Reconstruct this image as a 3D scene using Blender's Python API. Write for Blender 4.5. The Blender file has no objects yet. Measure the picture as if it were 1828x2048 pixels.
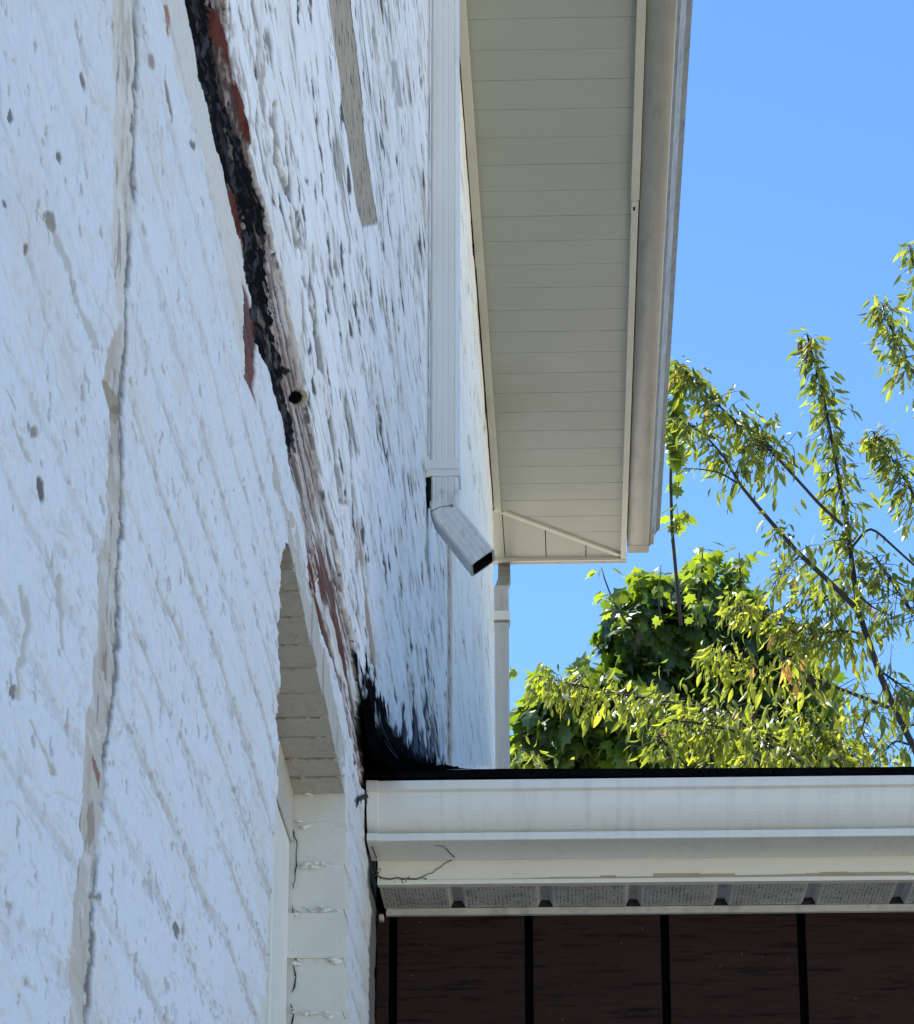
import bpy, bmesh, math, random
import numpy as np
from mathutils import Vector, Matrix

# ------------------------------------------------------------------ camera, sky, sun
SC = bpy.context.scene
COL = SC.collection
FOC, PW, PH = 6300.0, 1828.0, 2048.0            # focal length and picture size in photo pixels
VPX, VPY = 1170.0, 3450.0                        # vanishing point of the wall's horizontals
pitch = math.atan2(VPY - PH/2, FOC)
yaw = math.atan2(VPX - PW/2, math.hypot(FOC, VPY - PH/2))
AF = np.array([-math.sin(yaw)*math.cos(pitch), math.cos(yaw)*math.cos(pitch), math.sin(pitch)])
AR = np.array([math.cos(yaw), math.sin(yaw), 0.0])
AU = np.cross(AR, AF)
cam = bpy.data.cameras.new('camera')
cam.sensor_fit = 'VERTICAL'; cam.sensor_height = 36.0; cam.lens = 36.0*FOC/PH
cam.clip_start = 0.05; cam.clip_end = 2000
camo = bpy.data.objects.new('camera', cam); COL.objects.link(camo)
camo.matrix_world = Matrix(((AR[0], AU[0], -AF[0], 0), (AR[1], AU[1], -AF[1], 0), (AR[2], AU[2], -AF[2], 0), (0, 0, 0, 1)))
SC.camera = camo
GROUND = -1.6

SUN = Vector((-0.60, 0.38, 1.30)).normalized()
w = bpy.data.worlds.new('World'); SC.world = w; w.use_nodes = True
nt = w.node_tree; nt.nodes.clear()
sky = nt.nodes.new('ShaderNodeTexSky'); sky.sky_type = 'NISHITA'; sky.sun_disc = False
sky.sun_elevation = math.asin(SUN.z); sky.sun_rotation = math.atan2(SUN.x, SUN.y) % (2*math.pi)
sky.air_density = 1.0; sky.dust_density = 0.0; sky.ozone_density = 5.0; sky.altitude = 2000
bg = nt.nodes.new('ShaderNodeBackground'); bg.inputs[1].default_value = 0.083
wo = nt.nodes.new('ShaderNodeOutputWorld')
tn = nt.nodes.new('ShaderNodeMix'); tn.data_type = 'RGBA'; tn.blend_type = 'MULTIPLY'; tn.inputs[0].default_value = 1.0
tn.inputs[7].default_value = (0.76, 0.95, 1.03, 1)     # white balance of the phone's picture
nt.links.new(sky.outputs[0], tn.inputs[6]); nt.links.new(tn.outputs[2], bg.inputs[0]); nt.links.new(bg.outputs[0], wo.inputs[0])
sl = bpy.data.lights.new('sun', 'SUN'); sl.energy = 4.6; sl.angle = math.radians(0.53); sl.color = (1.0, 0.95, 0.86)
so = bpy.data.objects.new('sun', sl); COL.objects.link(so)
so.rotation_euler = SUN.to_track_quat('Z', 'Y').to_euler(); so.location = (0, 0, 30)
vs = SC.view_settings
SC.display_settings.display_device = 'sRGB'
vs.view_transform = 'Standard'; vs.look = 'None'; vs.gamma = 1.0; vs.use_curve_mapping = False
vs.exposure = 1.66
SC.cycles.max_bounces = 10; SC.cycles.diffuse_bounces = 6; SC.cycles.transparent_max_bounces = 8

# ------------------------------------------------------------------ surveying helpers
def ray(x, y):
    x = np.asarray(x, float); y = np.asarray(y, float)
    return AF + ((x-PW/2)/FOC)[..., None]*AR - ((y-PH/2)/FOC)[..., None]*AU
def onX(x, y, X):
    d = ray(x, y); return d*(X/d[..., 0])[..., None]
def onY(x, y, Y):
    d = ray(x, y); return d*(Y/d[..., 1])[..., None]
def onZ(x, y, Z):
    d = ray(x, y); return d*(Z/d[..., 2])[..., None]
def proj(P):
    z = P@AF
    return PW/2 + FOC*(P@AR)/z, PH/2 - FOC*(P@AU)/z

# ------------------------------------------------------------------ noise (numpy)
def _h(ix, iy, s):
    n = (ix.astype(np.int64)*374761393 + iy.astype(np.int64)*668265263 + s*974711) & 0xffffffff
    n = ((n ^ (n >> 13))*1274126177) & 0xffffffff
    n = n ^ (n >> 16)
    return (n & 0xffffff)/float(0x1000000)
def vnoise(x, y, s=0):
    ix = np.floor(x); iy = np.floor(y); fx = x-ix; fy = y-iy
    u = fx*fx*fx*(fx*(fx*6-15)+10); v = fy*fy*fy*(fy*(fy*6-15)+10)
    ix = ix.astype(np.int64); iy = iy.astype(np.int64)
    a = _h(ix, iy, s); b = _h(ix+1, iy, s); c = _h(ix, iy+1, s); d = _h(ix+1, iy+1, s)
    return (a*(1-u)+b*u)*(1-v) + (c*(1-u)+d*u)*v
def fbm(x, y, s=0, o=4, g=0.5):
    t = 0; a = 1.0; n = 0
    for k in range(o):
        t = t + a*vnoise(x*2**k + 17.3*k, y*2**k + 9.1*k, s+k*13); n += a; a *= g
    return t/n
def sst(a, b, x):
    t = np.clip((x-a)/(b-a), 0, 1); return t*t*(3-2*t)
def inpoly(x, y, P):
    P = np.asarray(P, float); r = np.zeros(x.shape, bool); n = len(P); j = n-1
    for i in range(n):
        xi, yi = P[i]; xj, yj = P[j]
        c = ((yi > y) != (yj > y)) & (x < (xj-xi)*(y-yi)/((yj-yi) if yj != yi else 1e-9) + xi)
        r ^= c; j = i
    return r

# ------------------------------------------------------------------ materials
MATS = {}
def nodes(name):
    m = bpy.data.materials.new(name); m.use_nodes = True
    t = m.node_tree; b = t.nodes['Principled BSDF']
    return m, t, b
def mixc(t, f, a, b, mode='MIX'):
    n = t.nodes.new('ShaderNodeMix'); n.data_type = 'RGBA'; n.blend_type = mode
    for sock, val in ((n.inputs[0], f), (n.inputs[6], a), (n.inputs[7], b)):
        if hasattr(val, 'is_linked'): t.links.new(val, sock)
        elif isinstance(val, (int, float)): sock.default_value = val
        else: sock.default_value = (*val, 1)
    return n.outputs[2]
def tex(t, scale, detail=4, rough=0.55, stretch=(1, 1, 1), dist=0.0):
    c = t.nodes.new('ShaderNodeTexCoord'); mp = t.nodes.new('ShaderNodeMapping'); mp.inputs['Scale'].default_value = stretch
    n = t.nodes.new('ShaderNodeTexNoise'); n.inputs['Scale'].default_value = scale; n.inputs['Detail'].default_value = detail
    n.inputs['Roughness'].default_value = rough; n.inputs['Distortion'].default_value = dist
    t.links.new(c.outputs['Object'], mp.inputs[0]); t.links.new(mp.outputs[0], n.inputs['Vector'])
    return n.outputs['Fac']
def ramp(t, f, p0, p1):
    n = t.nodes.new('ShaderNodeMapRange'); n.inputs[1].default_value = p0; n.inputs[2].default_value = p1
    n.clamp = True; t.links.new(f, n.inputs[0]); return n.outputs[0]
def bump(t, b, f, strength, dist):
    n = t.nodes.new('ShaderNodeBump'); n.inputs['Strength'].default_value = strength; n.inputs['Distance'].default_value = dist
    t.links.new(f, n.inputs['Height']); t.links.new(n.outputs[0], b.inputs['Normal'])
def mat(name, col, col2=None, rough=0.6, scale=8, stretch=(1, 1, 1), dirt=None, dirt_scale=3, dirt_rng=(0.55, 0.75), dirt_stretch=(1, 1, 1),
        bmp=0.0, bscale=60, bstretch=(1, 1, 1), bdist=0.002, metal=0.0, spec=0.5):
    m, t, b = nodes(name)
    c = mixc(t, ramp(t, tex(t, scale, 5, 0.6, stretch), 0.3, 0.7), col, col2 or tuple(v*0.88 for v in col))
    if dirt:
        c = mixc(t, ramp(t, tex(t, dirt_scale, 6, 0.65, dirt_stretch), *dirt_rng), c, dirt)
    t.links.new(c, b.inputs['Base Color'])
    b.inputs['Roughness'].default_value = rough; b.inputs['Metallic'].default_value = metal
    b.inputs['Specular IOR Level'].default_value = spec
    if bmp: bump(t, b, tex(t, bscale, 5, 0.6, bstretch), bmp, bdist)
    MATS[name] = m; return m
def attr_mat(name, rough=0.65, bscale=220, bstretch=(1, 0.25, 1), bmp=0.35, bdist=0.0012):
    m, t, b = nodes(name)
    a = t.nodes.new('ShaderNodeAttribute'); a.attribute_name = 'paint'
    f = ramp(t, tex(t, 160, 3, 0.6, bstretch), 0.25, 0.75)
    c = mixc(t, 1.0, a.outputs['Color'], mixc(t, f, (0.9, 0.9, 0.91), (1, 1, 1)), 'MULTIPLY')
    t.links.new(c, b.inputs['Base Color']); b.inputs['Roughness'].default_value = rough
    b.inputs['Specular IOR Level'].default_value = 0.0
    bump(t, b, tex(t, bscale, 5, 0.65, bstretch), bmp, bdist)
    MATS[name] = m; return m
def leaf_mat(name, c1, c2, c3=None, trans=0.45, tcol=None):
    m = bpy.data.materials.new(name); m.use_nodes = True; t = m.node_tree; t.nodes.clear()
    at = t.nodes.new('ShaderNodeAttribute'); at.attribute_name = 'leafvar'
    c = mixc(t, at.outputs['Fac'], c1, c2)
    if c3: c = mixc(t, ramp(t, at.outputs['Fac'], 0.95, 0.97), c, c3)
    d = t.nodes.new('ShaderNodeBsdfDiffuse'); t.links.new(c, d.inputs[0])
    tr = t.nodes.new('ShaderNodeBsdfTranslucent')
    t.links.new(mixc(t, 1.0, c, tcol or (3.2, 2.7, 0.9), 'MULTIPLY'), tr.inputs[0])
    g = t.nodes.new('ShaderNodeBsdfGlossy'); g.inputs['Roughness'].default_value = 0.35; g.inputs[0].default_value = (0.9, 0.95, 1, 1)
    m1 = t.nodes.new('ShaderNodeMixShader'); m1.inputs[0].default_value = trans
    t.links.new(d.outputs[0], m1.inputs[1]); t.links.new(tr.outputs[0], m1.inputs[2])
    m2 = t.nodes.new('ShaderNodeMixShader'); m2.inputs[0].default_value = 0.03
    t.links.new(m1.outputs[0], m2.inputs[1]); t.links.new(g.outputs[0], m2.inputs[2])
    o = t.nodes.new('ShaderNodeOutputMaterial'); t.links.new(m2.outputs[0], o.inputs[0])
    MATS[name] = m; return m

attr_mat('peeling_paint')
attr_mat('old_paint_masonry', bstretch=(1, 0.5, 1), bmp=0.3)
attr_mat('rotten_wood', rough=0.8, bscale=180, bstretch=(1, 0.12, 1), bmp=0.8, bdist=0.002)
mat('plain_siding_paint', (0.88, 0.895, 0.89), (0.82, 0.835, 0.83), 0.7, 6, stretch=(1, 0.3, 1), dirt=(0.26, 0.25, 0.24), dirt_scale=16, dirt_rng=(0.60, 0.67), dirt_stretch=(1, 0.28, 1.4), bmp=0.4, bscale=40, bstretch=(1, 0.3, 1), spec=0.0)
mat('plain_masonry_paint', (0.745, 0.79, 0.82), (0.69, 0.73, 0.76), 0.7, 6, stretch=(1, 0.4, 1), dirt=(0.45, 0.43, 0.38), dirt_scale=9, dirt_rng=(0.62, 0.70), dirt_stretch=(1, 0.3, 1.6), bmp=0.4, bscale=30, bstretch=(1, 0.5, 1), spec=0.0)  # carries the same bluish sky tint in its colour
mat('painted_brick_shade', (0.55, 0.515, 0.435), (0.47, 0.44, 0.37), 0.85, 9, bmp=0.9, bscale=45, bdist=0.006, dirt=(0.30, 0.26, 0.19), dirt_scale=22, dirt_rng=(0.6, 0.85))  # underside shade put into the tan; jamb_brick is the paler copy
mat('lintel_mortar', (0.50, 0.45, 0.36), (0.36, 0.32, 0.25), 0.9, 60, bmp=0.7, bscale=120, bdist=0.004)  # darker copy of the jamb mortar, underside shade put into its colour
mat('mortar', (0.82, 0.80, 0.71), (0.70, 0.68, 0.60), 0.9, 60, bmp=0.7, bscale=120, bdist=0.004)
mat('window_paint', (0.82, 0.81, 0.72), (0.75, 0.74, 0.65), 0.5, 14, dirt=(0.42, 0.38, 0.3), dirt_scale=30, dirt_rng=(0.68, 0.85), bmp=0.1)
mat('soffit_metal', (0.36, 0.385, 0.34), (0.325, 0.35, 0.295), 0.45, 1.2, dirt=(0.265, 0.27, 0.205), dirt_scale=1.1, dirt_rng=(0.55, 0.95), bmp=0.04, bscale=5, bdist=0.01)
mat('trim_metal', (0.53, 0.54, 0.465), (0.48, 0.49, 0.415), 0.4, 5, dirt=(0.33, 0.31, 0.25), dirt_scale=9, dirt_rng=(0.62, 0.9))
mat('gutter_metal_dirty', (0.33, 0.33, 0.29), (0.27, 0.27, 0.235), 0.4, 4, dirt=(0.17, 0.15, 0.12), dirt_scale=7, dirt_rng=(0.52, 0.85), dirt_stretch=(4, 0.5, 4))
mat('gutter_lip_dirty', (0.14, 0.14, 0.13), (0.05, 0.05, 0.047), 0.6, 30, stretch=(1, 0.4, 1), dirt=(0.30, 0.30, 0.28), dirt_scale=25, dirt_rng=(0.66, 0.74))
mat('gutter_metal', (0.83, 0.81, 0.73), (0.77, 0.75, 0.67), 0.35, 3, dirt=(0.66, 0.64, 0.58), dirt_scale=14, dirt_rng=(0.5, 0.85), dirt_stretch=(4, 1, 0.4))
mat('fascia_metal', (0.87, 0.82, 0.69), (0.81, 0.76, 0.63), 0.4, 5, dirt=(0.50, 0.44, 0.34), dirt_scale=18, dirt_rng=(0.6, 0.9))
mat('fascia_stain', (0.40, 0.32, 0.22), (0.52, 0.44, 0.33), 0.7, 12, stretch=(1, 1, 3))
mat('downspout_metal', (0.74, 0.74, 0.71), (0.68, 0.68, 0.66), 0.33, 6, stretch=(1, 1, 0.2), dirt=(0.5, 0.49, 0.45), dirt_scale=20, dirt_rng=(0.62, 0.9), dirt_stretch=(2, 2, 0.3))
mat('elbow_metal', (0.74, 0.74, 0.72), (0.60, 0.60, 0.58), 0.4, 22, dirt=(0.24, 0.23, 0.21), dirt_scale=26, dirt_rng=(0.54, 0.8), dirt_stretch=(1, 1, 0.5))
mat('dark_inside', (0.012, 0.012, 0.012), (0.008, 0.008, 0.008), 0.9, spec=0.0)
mat('vent_panel', (0.68, 0.655, 0.59), (0.57, 0.55, 0.49), 0.6, 16, dirt=(0.26, 0.24, 0.2), dirt_scale=30, dirt_rng=(0.5, 0.85))
mat('vent_hole', (0.03, 0.028, 0.025), (0.06, 0.055, 0.05), 0.9, 90)
mat('vent_rib', (0.62, 0.60, 0.55), (0.54, 0.52, 0.47), 0.5, 10)
mat('brown_siding', (0.042, 0.0215, 0.0165), (0.032, 0.0165, 0.013), 0.9, 5, stretch=(0.6, 1, 6), dirt=(0.010, 0.0055, 0.005), dirt_scale=26, dirt_rng=(0.53, 0.66), dirt_stretch=(0.5, 1, 7), bmp=0.5, bscale=45, bstretch=(0.5, 1, 6), bdist=0.002, spec=0.15)
mat('groove_black', (0.008, 0.006, 0.006), (0.005, 0.004, 0.004), 0.9, spec=0.0)
mat('shingle', (0.008, 0.008, 0.009), (0.004, 0.004, 0.005), 1.0, 90, bmp=0.8, bscale=200, bdist=0.004, spec=0.0)
mat('roof_tar', (0.0012, 0.0012, 0.0014), (0.0035, 0.0035, 0.0035), 1.0, 60, bmp=0.9, bscale=40, bdist=0.006, spec=0.0)
mat('bark', (0.028, 0.025, 0.024), (0.018, 0.016, 0.016), 0.85, 30, bmp=0.4, bscale=60, bstretch=(1, 1, 0.3))
mat('green_stem', (0.05, 0.06, 0.03), (0.04, 0.045, 0.025), 0.7, 20)
mat('concrete', (0.42, 0.39, 0.345), (0.36, 0.34, 0.30), 0.9, 2, bmp=0.2, bscale=40)
mat('gravel', (0.45, 0.41, 0.35), (0.40, 0.365, 0.31), 0.95, 3, bmp=0.6, bscale=60, bdist=0.02)
mat('glass_dark', (0.30, 0.31, 0.31), (0.27, 0.28, 0.28), 0.15, 3)
mat('vine_brown', (0.15, 0.13, 0.10), (0.08, 0.07, 0.055), 0.9, 90)
mat('debris', (0.014, 0.012, 0.010), (0.02, 0.017, 0.013), 0.8, 90)
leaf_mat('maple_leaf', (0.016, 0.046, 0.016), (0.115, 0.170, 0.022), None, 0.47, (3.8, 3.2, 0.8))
leaf_mat('fruit_leaf', (0.036, 0.062, 0.026), (0.185, 0.225, 0.045), (0.24, 0.15, 0.09), 0.5, (3.3, 2.9, 0.8))

# ------------------------------------------------------------------ object helpers
def tag(o, label=None, cat=None, group=None, kind=None):
    if label: o['label'] = label
    if cat: o['category'] = cat
    if group: o['group'] = group
    if kind: o['kind'] = kind
    return o
def empty(name, loc, label, cat, group=None):
    o = bpy.data.objects.new(name, None); COL.objects.link(o); o.location = loc; o.empty_display_size = 0.2
    return tag(o, label, cat, group)
def link(name, me, parent=None, label=None):
    o = bpy.data.objects.new(name, me); COL.objects.link(o)
    if parent is not None:
        o.parent = parent
        p = Vector((0, 0, 0)); q = parent
        while q is not None: p += q.location; q = q.parent
        o.location = -p                            # vertices are written in world coordinates
    if label: o['label'] = label
    return o
class MB:
    def __init__(s): s.v = []; s.f = []; s.m = []; s.sm = []
    def add(s, vs, fs, mi=0, smooth=False):
        b = len(s.v); s.v += [tuple(map(float, p)) for p in vs]
        for f in fs: s.f.append(tuple(b+i for i in f)); s.m.append(mi); s.sm.append(smooth)
    def quad(s, a, b, c, d, mi=0): s.add([a, b, c, d], [(0, 1, 2, 3)], mi)
    def box(s, lo, hi, mi=0):
        x0, y0, z0 = lo; x1, y1, z1 = hi
        s.add([(x0,y0,z0),(x1,y0,z0),(x1,y1,z0),(x0,y1,z0),(x0,y0,z1),(x1,y0,z1),(x1,y1,z1),(x0,y1,z1)],
              [(0,3,2,1),(4,5,6,7),(0,1,5,4),(1,2,6,5),(2,3,7,6),(3,0,4,7)], mi)
    def prism(s, poly, axis, a, b, mi=0, smooth=False, cap=True, fm=None):
        """polygon in the two other axes, swept along axis from a to b"""
        n = len(poly)
        def P(q, t):
            if axis == 0: return (t, q[0], q[1])
            if axis == 1: return (q[0], t, q[1])
            return (q[0], q[1], t)
        vs = [P(q, a) for q in poly] + [P(q, b) for q in poly]
        base = len(s.v); s.v += [tuple(map(float, p)) for p in vs]
        for i in range(n):
            j = (i+1) % n; s.f.append((base+i, base+j, base+n+j, base+n+i)); s.m.append(fm[i] if fm else mi); s.sm.append(smooth)
        if cap:
            s.f.append(tuple(base+i for i in range(n))[::-1]); s.m.append(mi); s.sm.append(False)
            s.f.append(tuple(base+n+i for i in range(n))); s.m.append(mi); s.sm.append(False)
    def tube(s, pts, rad, n=6, mi=0, cap=True):
        pts = [Vector(p) for p in pts]; rings = []
        for i, p in enumerate(pts):
            d = (pts[min(i+1, len(pts)-1)] - pts[max(i-1, 0)]).normalized()
            u = d.cross(Vector((0.31, 0.9, 0.23))); u.normalize(); v = d.cross(u)
            r = rad[i] if hasattr(rad, '__len__') else rad
            rings.append([p + u*(r*math.cos(2*math.pi*k/n)) + v*(r*math.sin(2*math.pi*k/n)) for k in range(n)])
        vs = [q for r in rings for q in r]; fs = []
        for i in range(len(pts)-1):
            for k in range(n):
                fs.append((i*n+k, i*n+(k+1) % n, (i+1)*n+(k+1) % n, (i+1)*n+k))
        if cap: fs.append(tuple(range(n))[::-1]); fs.append(tuple((len(pts)-1)*n+k for k in range(n)))
        s.add(vs, fs, mi, True)
    def mesh(s, name, mats, bevel=0):
        me = bpy.data.meshes.new(name); me.from_pydata(s.v, [], s.f)
        for m in mats: me.materials.append(MATS[m])
        me.polygons.foreach_set('material_index', s.m); me.polygons.foreach_set('use_smooth', s.sm)
        bm = bmesh.new(); bm.from_mesh(me); bmesh.ops.recalc_face_normals(bm, faces=bm.faces); bm.to_mesh(me); bm.free()
        me.update(); return me
    def build(s, name, mats, parent=None, label=None, bevel=0, seg=2):
        if isinstance(mats, str): mats = [mats]
        o = link(name, s.mesh(name, mats), parent, label)
        if bevel:
            b = o.modifiers.new('bevel', 'BEVEL'); b.width = bevel; b.segments = seg; b.limit_method = 'ANGLE'; b.angle_limit = math.radians(35)
        return o
def np_mesh(name, V, Q, mats, smooth=True, color=None, attr=None, midx=None):
    """V (n,3); Q (m,k) faces of equal size"""
    me = bpy.data.meshes.new(name); n = len(V); m, k = Q.shape
    me.vertices.add(n); me.vertices.foreach_set('co', V.astype(np.float32).ravel())
    me.loops.add(m*k); me.loops.foreach_set('vertex_index', Q.astype(np.int32).ravel())
    me.polygons.add(m); me.polygons.foreach_set('loop_start', np.arange(0, m*k, k, dtype=np.int32))
    me.polygons.foreach_set('loop_total', np.full(m, k, dtype=np.int32))
    me.polygons.foreach_set('use_smooth', np.full(m, smooth, dtype=bool))
    for x in mats: me.materials.append(MATS[x])
    if midx is not None: me.polygons.foreach_set('material_index', midx.astype(np.int32))
    if color is not None:
        a = me.color_attributes.new('paint', 'FLOAT_COLOR', 'POINT')
        c = np.ones((n, 4), np.float32); c[:, :3] = color; a.data.foreach_set('color', c.ravel())
    if attr is not None:
        a = me.attributes.new('leafvar', 'FLOAT', 'POINT'); a.data.foreach_set('value', attr.astype(np.float32))
    me.update(calc_edges=True); me.validate(); return me

# ------------------------------------------------------------------ ground
g = MB(); g.quad((-300, -300, GROUND), (300, -300, GROUND), (300, 300, GROUND), (-300, 300, GROUND))
tag(g.build('ground', 'gravel'), kind='structure')  # unseen ground kept pale to bounce sunlight into the shade
g = MB(); g.box((0.6, -14, GROUND-0.1), (9.0, 4.7, GROUND+0.03))
tag(g.build('driveway', 'concrete'), kind='structure')  # unseen pale paving, made wide for its bounce light on wall and soffit
g = MB(); g.box((-0.24, -14, GROUND-0.1), (0.58, 4.7, GROUND+0.02))
tag(g.build('path', 'concrete'), kind='structure')

# ------------------------------------------------------------------ MAIN HOUSE
AX = -0.305                 # plane of the near wall
AX2 = -0.335                # plane of the wall beyond the seam, 3 cm further in
YSEAM, YEND = 7.40, 13.06
HS = 5.037                  # soffit height above the lens
house = empty('main_house', (AX, 6, GROUND), 'white two-storey house with peeling painted side wall and deep tan eave', 'house')

# ---- side wall: one fan grid over the plane, cut into masonry, rotten board and siding
xs = np.concatenate([np.arange(-260, -6, 6.0), np.arange(-6, 900, 1.45)])
YY = -AX*FOC*0.93/(1128.0 - xs)                    # finer columns where the wall recedes
Yn = onX(np.array(-250.0), np.array(1024.0), AX)[1]; Yf = YSEAM
# spacing proportional to the square of the distance
q = np.linspace(1/1.36, 1/Yf, 800); YY = 1/q
ZZ = np.exp(np.linspace(math.log(0.19), math.log(4.90), 2500))      # rows follow the boards
NW = len(YY)
kp = (ZZ[None, :] > 0.152*YY[:, None]) & (ZZ[None, :] < 0.650*YY[:, None])
fr = (ZZ[None, :] > 0.196*YY[:, None]) & (ZZ[None, :] < 0.598*YY[:, None]) & (YY[:, None] > 1.44)
th = np.zeros(kp.shape, bool); th[::6, ::6] = True
gi = np.full(kp.shape, -1, np.int64)
ci, cj = np.nonzero(kp); gi[ci, cj] = np.arange(len(ci))
GY = YY[ci]; GZ = ZZ[cj]
P0 = np.stack([np.full(GY.shape, AX), GY, GZ], -1)
px, py = proj(P0)                                  # survey coordinates of the wall plane (a fixed map of the plane)
def poly(y, pts):
    pts = np.asarray(pts, float); return np.interp(y, pts[:, 1], pts[:, 0])
LEFT = [(350,-160),(373,0),(387,75),(397,146),(414,211),(429,281),(447,331),(455,372),(477,452),(487,512),(491,560),(505,603),(506,647),(521,708),(540,743),(550,794),(562,833),(573,880),(577,929),(587,953),(596,990),(600,1012),(609,1073),(616,1118),(621,1176),(631,1218),(643,1265),(658,1300),(678,1368),(690,1426),(700,1476),(708,1529),(719,1568),(724,1578),(752,1584),(754,2200)]
BLACKL = [(350,-160),(373,0),(429,281),(447,331),(470,380),(487,452),(489,512),(492,560),(507,603),(506,647),(521,708),(540,743),(550,794),(562,833),(574,880),(577,929),(587,953),(596,990)]
BLACKR = [(410,-160),(425,0),(440,90),(455,180),(478,260),(498,300),(512,350),(528,430),(536,500),(540,560),(547,620),(560,690),(574,735),(572,770),(575,800),(592,835),(594,860),(590,930),(592,970),(594,1000)]
RIGHT = [(430,-160),(455,0),(457,50),(467,130),(487,216),(502,291),(515,352),(535,427),(545,477),(557,527),(572,588),(593,694),(602,745),(612,782),(619,819),(627,855),(634,904),(642,953),(648,990),(663,1026),(678,1097),(684,1141),(690,1206),(705,1250),(710,1294),(716,1368),(722,1426),(725,1485),(730,1559),(731,1572),(700,1590),(700,2200)]
edge = (fbm(GY*22, GZ*60, 5, 4)-0.5)
pe = px + edge*16; pxr = px + (fbm(GY*9, GZ*150, 9, 4)-0.5)*22
L = poly(py, LEFT); Rr = poly(py, RIGHT)
in_masonry = pe*0.35 + px*0.65 < L
in_strip = (~in_masonry) & (pxr*0.6 + px*0.4 < Rr)
in_siding = ~in_masonry & ~in_strip
# window opening in the masonry
OPEN_NEAR = [(572,1078),(563,1130),(561,1170),(558,1250),(556,1300),(560,1330),(557,1400),(553,1440),(557,1480),(555,1560),(552,1640),(548,1700),(546,1800),(540,1850),(537,1930),(533,1990),(527,2010),(523,2048),(515,2200)]
OPEN_TOP = [(572,1078),(590,1130),(606,1190),(622,1235),(638,1290),(652,1340),(664,1400),(675,1470),(683,1530),(690,1590),(692,1650),(690,1750),(690,2048),(690,2200)]
ej = (fbm(GY*60, GZ*60, 3, 3)-0.5)*7
hole = (px + ej > poly(py, OPEN_NEAR)) & (px + ej < poly(py, OPEN_TOP)) & (py > 1076)
# slot in the siding
SLOT_L = [(640,-160),(656,0),(664,60),(678,150),(688,230),(699,320),(712,410),(723,452),(724,460)]
SLOT_R = [(674,-160),(700,0),(710,75),(716,130),(722,180),(725,230),(737,330),(748,405),(757,443),(758,452)]
es = (fbm(GY*40, GZ*120, 23, 3)-0.5)*6
slot = (px > poly(py, SLOT_L)) & (px + es < poly(py, SLOT_R)) & (py < 452 - (px-724)*0.3) & (py > -150)

# --- colours and relief
WHITE = np.array([0.91, 0.925, 0.92]); CREAM = np.array([0.66, 0.60, 0.48]); BEIGE = np.array([0.53, 0.46, 0.36])
GREYB = np.array([0.36, 0.33, 0.28]); DARK = np.array([0.075, 0.070, 0.066]); RED = np.array([0.135, 0.042, 0.032])
BARE = np.array([0.46, 0.39, 0.34]); BLACK = np.array([0.010, 0.010, 0.011])
C = np.empty(GY.shape + (3,)); C[:] = WHITE; C[in_masonry] = np.array([0.74, 0.785, 0.81])  # masonry base tinted bluish, sky light put into the paint colour
GU = np.log(GY); GW = 1/GY
D = np.zeros(GY.shape)
def lay(mask, col):
    global C
    C = C*(1-mask[..., None]) + mask[..., None]*np.asarray(col)
# slow warm and grey drift of the paint
lay(0.25*sst(0.5, 0.8, fbm(GY*3, GZ*9, 41, 4)), CREAM*1.05)
# siding: rough-sawn grain along the boards
wz = GZ*36 + (fbm(GU*12, GZ*12, 51, 3)-0.5)*1.6
g1 = fbm(GU*40, wz, 52, 4, 0.55); g2 = fbm(GU*95, GZ*70, 53, 3); g3 = vnoise(GU*7, GZ*30, 55); gl_ = fbm(GU*10, GZ*75, 54, 3, 0.6)
dens = fbm(GU*8, GZ*7, 56, 3)
wear = np.clip(0.25 + 1.5*(dens-0.4), 0, 1)
crk = sst(0.610, 0.68, g1 + 0.14*(wear-0.4))*sst(0.30, 0.46, g2)
crk2 = sst(0.635, 0.71, gl_ + 0.10*(wear-0.4))*sst(0.36, 0.5, fbm(GU*34, GZ*40, 58, 3))
peel = sst(0.64, 0.70, fbm(GU*26+1.7, GZ*24, 59, 4, 0.6) + 0.16*(dens-0.5))
rid = 1-np.abs(2*fbm(GU*8 + 3, GZ*30 + (g3-0.5)*1.2, 152, 3, 0.55)-1)
rid2 = 1-np.abs(2*fbm(GU*13 + 9, GZ*64 + (dens-0.5)*2, 153, 2, 0.5)-1)
gate = sst(0.40, 0.56, fbm(GU*22, GZ*26, 154, 3) + 0.22*(wear-0.5))
lin = sst(0.90, 0.985, rid)*gate; lin2 = sst(0.90, 0.98, rid2)*sst(0.46, 0.6, fbm(GU*28, GZ*36, 155, 3) + 0.16*(wear-0.5))
flk = sst(0.715, 0.745, fbm(GU*44, GZ*34, 156, 3, 0.5) + 0.10*(wear-0.5))
S = in_siding.astype(float)
lay(S*0.10*sst(0.3, 0.8, g3), GREYB*1.5)
lay(S*0.30*peel, np.array([0.50, 0.47, 0.41])); lay(S*0.6*peel*sst(0.42, 0.6, g2), np.array([0.33, 0.28, 0.23]))
fade = 1 - 0.6*sst(4.0, 6.2, GY)
lay(S*0.20*crk*fade, DARK*3.0); lay(S*0.16*crk2*fade, DARK*3.0)
lay(S*0.72*lin*(0.55+0.45*fade), DARK*1.5); lay(S*0.60*lin2*(0.4+0.6*fade), DARK*1.9); lay(S*0.92*flk, DARK*1.0)
D -= S*(0.0020*lin + 0.0014*lin2 + 0.0018*flk)
D += S*((g1-0.5)*-0.0030 - 0.0010*crk - 0.0008*crk2 - 0.0012*peel + (g2-0.5)*0.0010 + 0.0010*(g3-0.5))
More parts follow.
